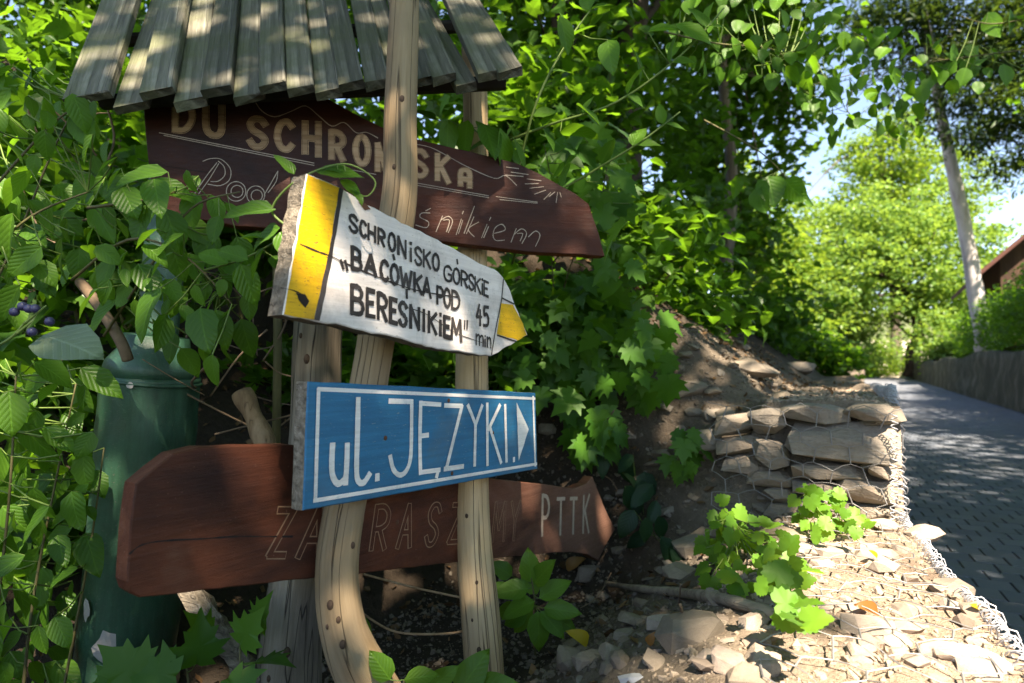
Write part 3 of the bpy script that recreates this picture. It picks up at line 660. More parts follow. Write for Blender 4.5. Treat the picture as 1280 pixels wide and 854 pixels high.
# --- faded lower sign
z7 = zoomer(0, 564, 2.944); z8 = zoomer(420, 564, 2.944)
Zl = hyp(.965*780, 1155); PL_ = Plane(at(163, 650, Zl(163)), at(760, 650, Zl(760))); PL_ = Plane(PL_.o, PL_.o+Vector((PL_.ex.x, PL_.ex.y, 0)))
t = board('arrow_sign', PL_, [(365, 556), (300, 557), (250, 559), (217, 567), (192, 586), (170, 605), (165, 640), (161, 690), (158.6, 727), (163, 740), (175, 747), (396, 722), (447, 718), (569, 703), (620, 698), (690, 691), (715, 690), (735, 693), (748, 701), (757, 682), (769, 662), (754, 630), (741, 596), (733, 605), (717, 611), (685, 606), (607, 598), (480, 575)], .030, M['lower'], M['upper_edge'],
          'faded red brown arrow board with outlined letters ZAPRASZAMY PTTK below the blue sign', 'sign', .02, .0010, 13)
def outl(seq, zf, tops, bots, slant, wd=.0155, fill=None, edge=None):
    for ch, a, b_ in seq:
        g_ = glyph(PL_, zf, ch, a, b_, interp(a, tops), interp(a, bots), interp(b_, tops), interp(b_, bots), slant)
        mb = MB()
        for i, s in enumerate(g_): mb.add(*ribbon(s, wd, .0006+.0001*i, False, .02))
        m = mb.mesh('letter'); m.materials.append(edge or M['carve_dim']); o = bpy.data.objects.new('letter', m); link(o, t)
        if not fill:
            mb = MB()
            for i, s in enumerate(g_): mb.add(*ribbon(s, wd-.0040, .0011+.0001*i, False, .02))
            m = mb.mesh('letter_face'); m.materials.append(M['lower']); o2 = bpy.data.objects.new('letter_face', m); link(o2, o)
outl([('Z', 1005, 1065), ('A', 1115, 1195)], z7, [(1000, 212)], [(1000, 388)], 40, .0125)
outl([('P', 55, 90), ('R', 135, 190), ('A', 235, 282), ('S', 336, 378), ('Z', 420, 462)], z8, [(50, 205), (480, 192)], [(50, 370), (130, 362), (480, 335)], 22, .0115)
outl([('A', 508, 555), ('M', 578, 622), ('Y', 640, 675)], z8, [(480, 195), (680, 185)], [(480, 338), (680, 325)], 10, .0095)
outl([('P', 756, 784), ('T', 812, 840), ('T', 860, 886), ('K', 908, 932)], z8, [(740, 155), (800, 172), (890, 170), (940, 158)], [(740, 312), (890, 302), (940, 298)], 3, .0100, True, M['scratch'])
strokes_obj('crack', t, [[PL_.hit(*z7(p)) for p in [(475, 378), (520, 345), (600, 330), (750, 322), (860, 314), (960, 314), (1075, 314)]]], M['crack'], .0020, rough=.6)
nail(t, PL_.hit(*z8((225, 262))), .005)

# ------------------------------------------------------------------ posts
def post(name, pts, rad, label, mt, n_=20, seed=0, knots=()):
    P_ = catmull([at(*p) for p in pts], 10); k = len(P_); rr = [interp(i/(k-1), [(j/(len(rad)-1), r) for j, r in enumerate(rad)]) for i in range(k)]
    V, F = tube(P_, rr, n_)
    W = []
    for i, p in enumerate(V):
        c_ = P_[min(i//n_, k-1)]; d = Vector(p)-c_; a = i % n_
        s = 1 + .09*noise.noise(Vector((a*.6*math.cos(a), seed*7.3, c_.z*4))) + .05*noise.noise(Vector((seed, a*1.7, c_.z*1.5)))
        W.append(c_+d*s)
    o = obj(name, fromdata(name, W, F, True), mt); m = o.data; L_ = [0]
    for a_, b_ in zip(P_, P_[1:]): L_.append(L_[-1]+(b_-a_).length)
    at_ = m.attributes.new('straight', 'FLOAT_VECTOR', 'POINT'); dat = []
    for i in range(len(V)): a = i % n_; r_ = rr[i//n_]; dat += [r_*math.cos(2*math.pi*a/n_)+seed*3, r_*math.sin(2*math.pi*a/n_), L_[i//n_]]
    at_.data.foreach_set('vector', dat)
    tag(centre(o), label, 'post', 'posts carrying the signs')
    for (kx, ky, kz, kr) in knots:
        bm = bmesh.new(); bmesh.ops.create_icosphere(bm, subdivisions=2, radius=kr); km = bpy.data.meshes.new('knot'); bm.to_mesh(km); bm.free(); km.materials.append(M['knot']); km.polygons.foreach_set('use_smooth', [True]*len(km.polygons))
        k_ = bpy.data.objects.new('knot', km); link(k_, o); c_ = min(range(k), key=lambda q: (P_[q]-at(kx, ky, kz)).length); d_ = (at(kx, ky, kz)-P_[c_]); d_ -= FWD*d_.dot(FWD); rr_ = rr[c_]
        dl = min(.9*rr_, d_.length); d_ = d_.normalized()*dl if dl > 0 else d_
        k_.location = P_[c_]+d_-FWD*math.sqrt(max(0, rr_**2-dl**2))*.97 - Vector(o.location); k_.scale = (1, 1, 1.5)
    return o
post('wooden_post', [(510, -120, 1.23), (506, 0, 1.20), (501, 140, 1.165), (499, 250, 1.14), (480, 360, 1.10), (466, 450, 1.06), (447, 560, 1.03), (428, 650, 1.00), (421, 720, .985), (430, 790, .975), (456, 850, .98), (492, 910, 1.0)], [.027, .028, .031, .033, .033, .032, .033, .034, .035, .037, .042, .045],
     'crooked debarked post bending right at its foot, rising in front of the roof planks', M['post_crook'], seed=1, knots=[(421, 745, .98, .006), (431, 762, .98, .004), (437, 790, .98, .005), (418, 770, .98, .003), (505, 130, 1.16, .006), (497, 215, 1.15, .004), (446, 675, 1.0, .004)])
post('wooden_post', [(592, 60, 1.56), (594, 150, 1.56), (591, 300, 1.50), (590, 450, 1.38), (589, 560, 1.335), (592, 680, 1.31), (602, 790, 1.30), (610, 900, 1.30)], [.031, .031, .036, .037, .037, .040, .043, .044],
     'straight debarked post behind the right end of the blue sign', M['post_crook'], seed=2, knots=[(597, 720, 1.3, .005), (600, 800, 1.3, .005), (585, 640, 1.31, .004), (592, 765, 1.3, .003)])
post('wooden_post', [(404, 330, 1.20), (396, 430, 1.19), (392, 560, 1.175), (372, 720, 1.15), (360, 860, 1.13), (357, 920, 1.12)], [.044, .045, .047, .05, .062, .066],
     'thick grey post at the left behind the blue sign', M['post_grey'], seed=3, knots=[(394, 448, 1.19, .007), (370, 800, 1.13, .007), (350, 830, 1.13, .005), (385, 420, 1.19, .004)])
# cut limb stub and board scrap behind the signs
V, F = tube(catmull([at(302, 490, 1.32), at(328, 545, 1.3), at(350, 600, 1.28)], 8), [.021+.003*math.sin(i) for i in range(17)], 14)
tag(centre(obj('cut_branch', fromdata('cut_branch', V, F, True), M['cut_bark'])), 'short sawn branch stub leaning behind the brown arrow board', 'branch')
V, F = tube(catmull([at(346, 320, 1.45), at(347, 430, 1.45), at(345, 560, 1.45), at(343, 640, 1.5)], 5), .010, 8)
tag(centre(obj('thin_pole', fromdata('thin_pole', V, F, True), M['stem'])), 'thin upright yellowish stick left of the grey post', 'stick')
V, F = tube(catmull([at(235, 735, 1.15), at(262, 775, 1.12), at(292, 815, 1.1), at(320, 870, 1.08)], 5), [.022]*16, 7, jit=.25)
tag(centre(obj('rotten_log', fromdata('rotten_log', V, F), M['endgrain'])), 'rotten grey brown log below the arrow board near the green pipe', 'log')

# ------------------------------------------------------------------ plank roof
rt = empty('plank_roof', at(330, 120, 1.25), 'small roof of weathered mossy wooden planks above the signs', 'roof')
dcam = Vector((-311, 892, 760)).normalized(); RD = (RGT*dcam.x + UPV*dcam.y + FWD*dcam.z).normalized()
EU = -6
eave = [(113, 50, 134, 1), (161, 36, 136, 0), (199, 37, 128, 1), (236, 35, 131, 0), (273, 34, 126, 1), (310, 34, 124, 0), (343, 31, 121, 1), (378, 31, 125, 1), (410, 31, 119, 0), (441, 30, 119, 1), (473, 29, 117, 1), (503, 29, 116, 0), (530, 29, 113, 1), (556, 30, 110, 1), (583, 27, 111, 0), (612, 29, 106, 1), (638, 32, 103, 1)]
for i, (cx, wpx, ey, upn) in enumerate(eave):
    Z = lerp(1.205, 1.275, (cx-100)/550); e0 = at(cx, ey+EU, Z); wd = wpx*1.12*Z/760*.93
    X = RD; d = (X + Vector((random.gauss(0, .015), random.gauss(0, .015), random.gauss(0, .015)))).normalized()
    lat = RGT - d*RGT.dot(d); lat.normalize(); nn = lat.cross(d)
    if nn.dot(CAM-e0) < 0: nn = -nn
    L = .62; th = .019
    V = []; F = []; K = 12
    for s in range(K+1):
        x = s/K*L
        wv = 1+random.uniform(-.02, .02)
        for (yy, zz_) in ((-.5, -th), (-.5, -.002), (-.47, 0), (.47, 0), (.5, -.002), (.5, -th)):
            ex = (random.uniform(-.004, .004)+yy*.012 if s == 0 else 0)
            V.append((x+ex, yy*wd*wv, zz_+random.uniform(-.0006, .0006)))
    for s in range(K):
        for q in range(6):
            q2 = (q+1) % 6; a = s*6; F.append((a+q, a+q2, a+6+q2, a+6+q))
    F.append(tuple(range(6))[::-1]); F.append(tuple(K*6+q for q in range(6)))
    m = fromdata('plank', V, F); m.materials.append(M['plank'])
    o = bpy.data.objects.new('plank', m); link(o, rt)
    lift = nn*(.018 if upn else 0)
    Mx = Matrix(((d.x, lat.x, nn.x, 0), (d.y, lat.y, nn.y, 0), (d.z, lat.z, nn.z, 0), (0, 0, 0, 1))); Mx.translation = e0+lift-Vector(rt.location)
    o.matrix_local = Mx
for s in (.09, .40):
    a = at(105, 130, 1.205)+RD*s; b_ = at(645, 104, 1.275)+RD*s; off = Vector((0, 0, -.028))+fwd0*.03
    V, F = tube([a+off, a.lerp(b_, .5)+off, b_+off], .016, 6); obj('batten', fromdata('batten', V, F), M['post_grey'], rt)

# ------------------------------------------------------------------ green pipe
pb = at(160, 868, 1.36); ptop = at(208, 300, 1.4)
pt = empty('green_pipe', pb, 'thick green painted standpipe with a narrower neck, half hidden by leaves', 'pipe')
def lathe(pts, rad, mt, name, parent, n_=28):
    V, F = tube(pts, rad, n_); return obj(name, fromdata(name, V, F, True), mt, parent)
axis = [at(x, y, 1.36) for x, y in [(136, 985), (154, 845), (165, 760), (176, 640), (186, 520), (190, 470)]]
body = lathe(catmull(axis, 6), [.0985+.0035*noise.noise(Vector((i*.5, 0, 0))) for i in range(31)], M['green_paint'], 'barrel', pt)
sh = [at(190, 472, 1.36), at(192, 455, 1.36), at(194, 444, 1.36), at(195, 436, 1.36), at(197, 420, 1.36)]
lathe(sh, [.0985, .093, .080, .070, .065], M['green_paint'], 'shoulder', pt)
lathe(catmull([at(196, 424, 1.36), at(203, 350, 1.38), at(209, 268, 1.41), at(213, 215, 1.42)], 5), .042, M['green_paint'], 'neck', pt)
ax = (axis[0]-axis[1]).normalized()
lathe([axis[1]-ax*.012, axis[1], axis[1]+ax*.015, axis[1]+ax*.06], [.097, .109, .112, .112], M['green_paint'], 'collar', pt)
for q_, r_ in ((.985, .1035), (.03, .1035)):
    a_ = axis[1].lerp(axis[-1], q_); lathe([a_-ax*.004, a_, a_+ax*.004], [r_-.004, r_, r_-.004], M['green_paint'], 'weld_seam', pt)
for k_ in range(6):
    an_ = k_*math.pi/3; e1 = ax.orthogonal().normalized(); e2 = ax.cross(e1); c0_ = axis[1]+ax*.005+(e1*math.cos(an_)+e2*math.sin(an_))*.108
    lathe([c0_+ax*.01, c0_-ax*.012], .009, M['rust'], 'bolt', pt, 6)
def chip(px, py, rx, ry, seed):
    # flaked patch lying on the barrel
    rs = random.Random(seed); V = []; k = 14; best = None
    dep = [bpy.context.view_layer]
    def surf(x, y):
        d = ray(x, y); b0, b1 = axis[0], axis[-1]; u = (b1-b0).normalized(); w0 = CAM-b0
        dd = d-u*d.dot(u); ww = w0-u*w0.dot(u); a_, b_, c_ = dd.dot(dd), 2*dd.dot(ww), ww.dot(ww)-.1020**2
        disc = max(0, b_*b_-4*a_*c_); return CAM+d*((-b_-math.sqrt(disc))/(2*a_))
    V.append(surf(px, py))
    for i in range(k):
        a = 2*math.pi*i/k; r = rs.uniform(.7, 1.1); V.append(surf(px+rx*r*math.cos(a), py+ry*r*math.sin(a)))
    F = [(0, 1+(i+1) % k, 1+i) for i in range(k)]
    obj('flaked_patch', fromdata('flaked_patch', V, F), M['chip'], pt)
chip(133, 810, 19, 22, 1); chip(108, 762, 4, 16, 2); chip(163, 482, 5, 5, 4); chip(150, 700, 4, 9, 5)
V, F = tube(catmull([at(100, 352, 1.2), at(125, 385, 1.17), at(150, 425, 1.14), at(160, 450, 1.15)], 5), .010, 8)
tag(centre(obj('bare_branch', fromdata('bare_branch', V, F, True), M['twig'])), 'short bare tan branch beside the neck of the green pipe', 'branch')

# ------------------------------------------------------------------ stones and gabions
def hull_rock(seed, n_=26, flatk=.6, boxy=.0, sx=1, sy=1, sz=1):
    rs = random.Random(seed); bm = bmesh.new()
    for _ in range(n_):
        d = Vector((rs.gauss(0, 1), rs.gauss(0, 1), rs.gauss(0, 1))).normalized()
        if boxy:
            mx = max(abs(d.x), abs(d.y), abs(d.z)); d = d.lerp(d/mx, boxy)
        r = rs.uniform(.82, 1.08)
        bm.verts.new((d.x*r*sx, d.y*r*sy, d.z*r*flatk*sz))
    res = bmesh.ops.convex_hull(bm, input=bm.verts)
    bmesh.ops.delete(bm, geom=[v for v in bm.verts if not v.link_faces], context='VERTS')
    m = bpy.data.meshes.new('stone'); bm.to_mesh(m); bm.free(); return m
rocks = [hull_rock(s, 22+s % 3*6, .5+.12*(s % 3), .25+.1*(s % 4)) for s in range(14)]
rocks_pale = [m.copy() for m in rocks]
for m in rocks: m.materials.append(M['stone'])
for m in rocks_pale: m.materials.append(M['stone_pale'])
# upper gabion: its front face stands across the bank
VF = 1.86
def facept(px, py, vf=VF):
    d = ray(px, py); return CAM + d*((vf-CAM.y)/d.y)
gu = empty('gabion_basket', facept(1050, 640), 'upper wire gabion basket of stacked tan stones beside the road', 'gabion')
def block(px0, px1, py0, py1, dep, parent, seed, tilt=0, vf=VF, lift=0):
    rs = random.Random(seed); bm = bmesh.new()
    c0 = facept((px0+px1)/2, (py0+py1)/2, vf); a = facept(px0, (py0+py1)/2, vf); b_ = facept(px1, (py0+py1)/2, vf); tz = facept((px0+px1)/2, py0, vf).z; bz = facept((px0+px1)/2, py1, vf).z
    hx, hy, hz_ = (b_.x-a.x)/2*.985, dep/2, (tz-bz)/2*.97
    for _ in range(26):
        d = Vector((rs.gauss(0, 1), rs.gauss(0, 1), rs.gauss(0, 1))).normalized(); mx = max(abs(d.x), abs(d.y), abs(d.z)); d = d.lerp(d/mx, .95)
        r = rs.uniform(.90, 1.06); bm.verts.new((d.x*hx*r, d.y*hy*r, d.z*hz_*r))
    bmesh.ops.convex_hull(bm, input=bm.verts); bmesh.ops.delete(bm, geom=[v for v in bm.verts if not v.link_faces], context='VERTS')
    bmesh.ops.rotate(bm, verts=bm.verts, matrix=Matrix.Rotation(R(tilt), 3, 'Y'))
    m = bpy.data.meshes.new('stone'); bm.to_mesh(m); bm.free(); m.materials.append(M['stone_gab'])
    o = bpy.data.objects.new('stone', m); link(o, parent); o.location = c0 + Vector((0, hy-.01+rs.uniform(-.006, .006), 0)) - Vector(parent.location)
S_ = [(972, 1060, 505, 531, 0), (1050, 1118, 505, 528, 0), (976, 1122, 528, 580, 0), (985, 1082, 581, 603, 1), (1084, 1125, 580, 602, 0), (986, 1044, 603, 622, 2), (1040, 1124, 601, 632, 3), (1000, 1062, 622, 650, 0), (1058, 1122, 630, 656, 0),
      (888, 944, 519, 546, -8), (936, 982, 511, 544, -12), (893, 950, 546, 570, -10), (942, 984, 543, 590, -7), (902, 948, 569, 592, 4), (930, 990, 589, 612, 0), (948, 1002, 611, 632, 3), (858, 898, 538, 566, -10), (953, 1004, 630, 652, 0)]
for i, (a, b_, c_, d_, tl) in enumerate(S_): block(a, b_, c_, d_, .13 if a > 970 else .1, gu, 40+i, tl, VF + (0 if a > 965 else .02+.0006*(970-a)))
# road side and top of the upper gabion
for i in range(60):
    v = 1.97 + i % 15*.27 + random.uniform(-.04, .04); row = i//15; s = random.uniform(.06, .095)
    o = bpy.data.objects.new('stone', rocks[i % 14]); link(o, gu); o.scale = (s*.8, s*1.3, s)
    z = [.73, .6, .46, .3][row]; o.location = Vector((u_edge(v)-.055, v, z)) - Vector(gu.location); o.rotation_euler = (0, random.uniform(-.2, .2), random.uniform(-.3, .3))
def hexmesh(fn, nu, nv, cw, ch, skip=.0, jit=.15):
    """wire netting: fn maps netting (a,b) to a point"""
    mb = MB(); rs = random.Random(5); node = {}
    def P_(a, b_):
        k = (round(a, 3), round(b_, 3))
        if k not in node: node[k] = fn((a + rs.uniform(-jit, jit)*cw), (b_ + rs.uniform(-jit, jit)*ch))
        return node[k]
    for i in range(nu):
        for j in range(nv):
            a = i*cw + (cw/2 if j % 2 else 0); b_ = j*ch*.75
            p = [P_(a, b_+ch*.25), P_(a+cw/2, b_), P_(a+cw, b_+ch*.25), P_(a, b_+ch*.75)]
            for q0, q1 in ((p[0], p[1]), (p[1], p[2])):
                if q0 and q1 and rs.random() > skip: mb.add(*tube([q0, q0.lerp(q1, .5)+Vector((0, 0, .004*rs.random())), q1], .0010, 4, False))
            if p[0] and p[3] and rs.random() > skip: mb.add(*tube([p[0], p[3]], .0016, 4, False))
    return mb
zt = facept(1050, 508).z; zb = facept(1050, 655).z; xl = facept(880, 560).x; xr = facept(1126, 560).x
def ff(a, b_):
    x = xr-a; z = zb+b_
    if x < xl or z > zt+.01: return None
    return Vector((x, VF-.022+.008*math.sin(x*31+z*23), z))
obj('wire_mesh', hexmesh(ff, 7, 8, .078, .066, .0, .12).mesh('wire_mesh'), M['wire'], gu)
def helix(path, r, pitch, wr, jit=.3, n_=5):
    mb = MB(); P_ = catmull(path, 14); L = [0]
    for a, b_ in zip(P_, P_[1:]): L.append(L[-1]+(b_-a).length)
    pts = []; s = 0; rs = random.Random(3)
    while s < L[-1]:
        i = max(k for k in range(len(L)) if L[k] <= s); i = min(i, len(P_)-2); p = P_[i].lerp(P_[i+1], (s-L[i])/max(1e-6, L[i+1]-L[i])); t = (P_[i+1]-P_[i]).normalized()
        x = t.cross(Vector((0, .3, 1))).normalized(); y = x.cross(t); a = s/pitch*2*math.pi; rr = r*(1+rs.uniform(-jit, jit))
        pts.append(p + x*rr*math.cos(a) + y*rr*math.sin(a)); s += pitch/9
    return tube(pts, wr, n_)
sel = [facept(1115, y) + Vector((.004, -.01, 0)) for y in (650, 600, 550, 516)]
obj('edge_lacing', MB().add(*helix(sel, .008, .016, .0016)).mesh('edge_lacing', True), M['wire_new'], gu)
topedge = [Vector((u_edge(v)-.01, v, hz(u_edge(v)-.02, v)+.012)) for v in (1.86, 2.1, 2.5, 3.0, 3.6)]
obj('edge_lacing', MB().add(*helix(topedge, .012, .017, .0018)).add(*helix(topedge, .018, .03, .0015)).mesh('edge_lacing', True), M['wire_new'], gu)
# lower gabion: dusty rubble under netting
gl = empty('gabion_basket', (0, 1.2, .1), 'lower wire gabion mattress of pale dusty rubble at the road edge', 'gabion')
for i in range(70):
    v = .2 + (i % 14)*.125 + random.uniform(-.02, .02); row = i//14; s = random.uniform(.045, .075)
    o = bpy.data.objects.new('stone', rocks_pale[i % 14]); link(o, gl); o.scale = (s*.7, s, s*.9)
    o.location = Vector((u_edge(v)-.045, v, .41-row*.09)) - Vector(gl.location); o.rotation_euler = (random.uniform(-.3, .3), random.uniform(-.3, .3), random.uniform(-3, 3))
def ft(a, b_):
    v = .62+b_; u = u_edge(v)-a
    if v > 1.84 or a < 0 or a > .33: return None
    return Vector((u, v, hz(u, v)+.016+.012*noise.noise(Vector((u*9, v*9, 2)))))
obj('wire_mesh', hexmesh(ft, 5, 26, .08, .07, .0, .12).mesh('wire_mesh'), M['wire'], gl)
low = [Vector((u_edge(v)-.004, v, hz(u_edge(v)-.01, v)+.006+.006*math.sin(v*17))) for v in np.arange(.5, 1.95, .12)]
obj('edge_lacing', MB().add(*helix(low, .008, .016, .0013)).add(*helix(low, .013, .03, .0011)).mesh('edge_lacing', True), M['wire_new'], gl)
# big named stones, placed on the ground
def rock(px, py, wpx, hk, yaw, mi, label, mt=None, cat='stone', group=None, sink=.35, name='stone', asp=.7):
    p = ground(px, py); Z = (p-CAM).dot(FWD); s = wpx*Z/FPX/2
    m = hull_rock(300+mi, 34, .7, .45)
    m.materials.append(mt or M['stone']); o = bpy.data.objects.new(name, m); link(o); o.location = p + Vector((0, 0, s*hk*(1-sink)*.5)); o.scale = (s, s*asp, s*hk); o.rotation_euler = (random.uniform(-.15, .15), random.uniform(-.15, .15), A+R(yaw))
    return tag(o, label, cat, group)
rock(862, 800, 84, .8, 10, 1, 'large angular grey stone lying in the grey rubble below the dead branch')
rock(735, 722, 30, 1.1, 30, 2, 'upright pointed stone at the left end of the dead branch')
rock(850, 722, 48, .6, 0, 3, 'cracked yellowish stone just above the dead branch')
rock(862, 492, 46, .75, 0, 4, 'rounded mossy stone at the top left of the rubble')
rock(868, 518, 24, .8, 0, 5, 'small round stone under the rounded mossy stone')
rock(940, 468, 62, .5, -20, 6, 'long slanting slab on the rubble slope')
rock(1000, 465, 40, .6, 20, 7, 'dark slab high on the rubble slope near the road')
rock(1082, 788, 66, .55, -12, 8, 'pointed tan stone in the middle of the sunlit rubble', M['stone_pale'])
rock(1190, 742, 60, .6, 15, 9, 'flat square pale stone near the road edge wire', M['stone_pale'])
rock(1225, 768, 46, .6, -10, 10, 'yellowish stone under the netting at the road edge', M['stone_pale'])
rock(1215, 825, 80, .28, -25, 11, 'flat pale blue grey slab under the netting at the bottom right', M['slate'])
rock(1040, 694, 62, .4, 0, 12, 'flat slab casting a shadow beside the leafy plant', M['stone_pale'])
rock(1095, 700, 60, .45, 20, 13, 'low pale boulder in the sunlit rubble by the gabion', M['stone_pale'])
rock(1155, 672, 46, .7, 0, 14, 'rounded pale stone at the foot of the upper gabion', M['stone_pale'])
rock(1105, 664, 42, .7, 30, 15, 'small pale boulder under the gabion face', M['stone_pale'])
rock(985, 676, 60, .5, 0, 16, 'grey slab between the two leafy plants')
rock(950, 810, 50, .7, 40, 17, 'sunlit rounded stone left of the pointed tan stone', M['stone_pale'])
rock(870, 690, 60, .7, 0, 18, 'brown stone to the left of the lobed leafy plant')
rock(685, 540, 26, .8, 0, 19, 'mossy round stone right of the blue sign')
rock(735, 830, 46, .6, 0, 20, 'half buried clay coloured stone at the bottom under the yellow leaf')
rock(790, 852, 34, .6, 0, 21, 'bluish grey stone at the bottom edge', M['slate'])
# loose stones: individuals
cnt = 0
for i in range(2400):
    px = random.uniform(690, 1275); py = random.uniform(425, 853)
    if px > 1120 and py < 640: continue
    if px > 1128+(py-640)*.74: continue
    if py < 640 and px > 975 and py > 500: continue
    if py < 640 and px < 700+ (640-py)*.35: continue
    p = ground(px, py); Z = (p-CAM).dot(FWD)
    if Z > 6 or p.x > u_edge(p.y)-.01: continue
    u = random.random(); s = (.010+.050*u**2.5)*(1.0 if px > 800 else .6)
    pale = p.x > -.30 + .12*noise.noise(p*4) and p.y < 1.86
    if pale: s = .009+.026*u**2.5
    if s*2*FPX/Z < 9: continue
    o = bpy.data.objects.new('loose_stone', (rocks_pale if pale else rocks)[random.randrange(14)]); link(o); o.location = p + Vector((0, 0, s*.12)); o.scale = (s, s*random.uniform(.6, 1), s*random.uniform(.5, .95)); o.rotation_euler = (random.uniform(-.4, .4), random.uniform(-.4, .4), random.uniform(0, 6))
    big_ = 'small' if s < .014 else ('mid sized' if s < .024 else 'larger')
    if pale: where = 'at the foot of the upper gabion' if py < 690 else ('along the wire at the road edge' if px > 1095+(py-640)*.74 else ('in the sunlit rubble near the bottom edge' if py > 810 else 'in the middle of the sunlit rubble'))
    else: where = 'on the slope above the gabion' if py < 505 else ('on the bank left of the gabion stones' if py < 660 else ('around the dead branch' if py < 775 else 'in the grey rubble below the dead branch'))
    tag(o, big_ + (' pale' if pale else ' brown grey') + ' loose stone ' + where, 'stone', big_ + (' pale' if pale else ' brown grey') + ' stones ' + where)
    cnt += 1
    if cnt >= 280: break
# gravel and clods: stuff
def scatter_mesh(name, P_, S, tmpl, mt, kind='stuff', tilt=.5):
    tv, tf = tmpl; N = len(P_); a = rng.uniform(0, 2*np.pi, N); ca, sa = np.cos(a), np.sin(a)
    tx = rng.normal(0, tilt, N); ty = rng.normal(0, tilt, N)
    Rz = np.zeros((N, 3, 3)); Rz[:, 0, 0] = ca; Rz[:, 0, 1] = -sa; Rz[:, 1, 0] = sa; Rz[:, 1, 1] = ca; Rz[:, 2, 2] = 1
    Rx = np.zeros((N, 3, 3)); Rx[:, 0, 0] = 1; Rx[:, 1, 1] = np.cos(tx); Rx[:, 1, 2] = -np.sin(tx); Rx[:, 2, 1] = np.sin(tx); Rx[:, 2, 2] = np.cos(tx)
    Ry = np.zeros((N, 3, 3)); Ry[:, 1, 1] = 1; Ry[:, 0, 0] = np.cos(ty); Ry[:, 0, 2] = np.sin(ty); Ry[:, 2, 0] = -np.sin(ty); Ry[:, 2, 2] = np.cos(ty)
    Q = Rz @ Rx @ Ry
    VV = np.einsum('nij,kj->nki', Q, tv)*S[:, None, None] + P_[:, None]
    FF = (tf[None] + (np.arange(N)*len(tv))[:, None, None]).reshape(-1, tf.shape[1])
    o = obj(name, fastmesh(name, VV.reshape(-1, 3), FF), mt); return tag(o, kind=kind)
def tri_template(m):
    m.calc_loop_triangles(); return np.array([tuple(v.co) for v in m.vertices]), np.array([tuple(t.vertices) for t in m.loop_triangles])
def land(n_, ulo, uhi, vlo, vhi, cond=None):
    out = []
    while len(out) < n_:
        v = random.uniform(vlo, vhi); u = random.uniform(ulo, min(uhi, u_edge(v)-.005))
        if cond and not cond(u, v): continue
        out.append((u, v, hz(u, v)))
    return np.array(out)
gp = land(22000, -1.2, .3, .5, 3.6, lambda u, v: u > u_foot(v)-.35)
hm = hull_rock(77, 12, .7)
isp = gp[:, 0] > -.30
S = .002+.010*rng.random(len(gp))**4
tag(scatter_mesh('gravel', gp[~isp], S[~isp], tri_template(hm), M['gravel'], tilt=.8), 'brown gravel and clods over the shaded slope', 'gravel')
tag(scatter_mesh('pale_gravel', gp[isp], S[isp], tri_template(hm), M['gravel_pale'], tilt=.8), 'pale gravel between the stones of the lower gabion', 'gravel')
lt = np.array([(0, -.5, 0), (.35, -.1, .12), (0, 0, .0), (-.35, -.1, .16), (.25, .3, .2), (0, .6, .25), (-.22, .3, .1)]), np.array([(0, 1, 2), (0, 2, 3), (2, 1, 4), (2, 4, 5), (2, 5, 6), (2, 6, 3)])
lp = land(5200, -3.2, .1, .4, 5, lambda u, v: random.random() < (.12 if u > -.32 else (.9 if u < u_foot(v)+.2 else .35))); lp[:, 2] += .004
tag(scatter_mesh('leaf_litter', lp, .010+.024*rng.random(len(lp)), lt, M['litter'], tilt=.5), 'brown leaf litter on the bank', 'leaf litter')

# dead branch on the ground and dry twigs
bp = [ground(757, 734), ground(800, 742), ground(850, 748), ground(900, 757), ground(945, 770), ground(982, 784)]
bp = [p + Vector((0, 0, .012)) for p in bp]
V, F = tube(catmull(bp, 6), [.006+.0045*min(1, i/10)+.0008*math.sin(i*1.3) for i in range(31)], 10)
o = obj('dead_branch', fromdata('dead_branch', V, F, True), M['stick']); tag(centre(o), 'long grey dead branch lying across the rubble', 'branch')
tw = []
for i in range(44):
    if i < 18: a = at(random.uniform(240, 350), random.uniform(340, 560), random.uniform(1.3, 1.7)); b_ = a + Vector((random.gauss(0, .08), random.gauss(0, .1), random.uniform(-.05, .2)))
    elif i < 30: a = at(random.uniform(60, 160), random.uniform(150, 330), random.uniform(1.4, 1.8)); b_ = a + Vector((random.gauss(0, .1), random.gauss(0, .1), random.uniform(-.02, .22)))
    else:
        a = ground(random.uniform(440, 900), random.uniform(480, 830)) + Vector((0, 0, .01)); b_ = a + Vector((random.gauss(0, .09), random.gauss(0, .12), random.uniform(.0, .10)))
    mid_ = a.lerp(b_, .5) + Vector((random.gauss(0, .015), random.gauss(0, .015), random.gauss(0, .02)))
    V, F = tube(catmull([a, mid_, b_], 5), random.uniform(.0012, .003), 5)
    o = obj('dry_twig', fromdata('dry_twig', V, F, True), M['twig']); centre(o)
    where = 'thin dry twig in the dark gap between the green pipe and the grey post' if i < 18 else ('thin bare twig among the leaves left of the dark upper sign' if i < 30 else 'thin dry twig lying on the dark soil of the bank')
    tag(o, where, 'twig', ['twigs behind the pipe', 'twigs at the upper left', 'twigs on the bank'][0 if i < 18 else 1 if i < 30 else 2])
for k, (pp, lab) in enumerate([([(455, 718, 1.5), (520, 735, 1.45), (590, 750, 1.4)], 'orange dry straw stalk under the arrow board between two posts'), ([(450, 765, 1.25), (495, 790, 1.28), (560, 792, 1.3), (590, 785, 1.32)], 'pale curved straw stalk between the crooked and the straight post')]):
    V, F = tube(catmull([at(*p) for p in pp], 6), .0025, 6); tag(centre(obj('straw_stalk', fromdata('straw_stalk', V, F, True), M['carve'])), lab, 'stalk')

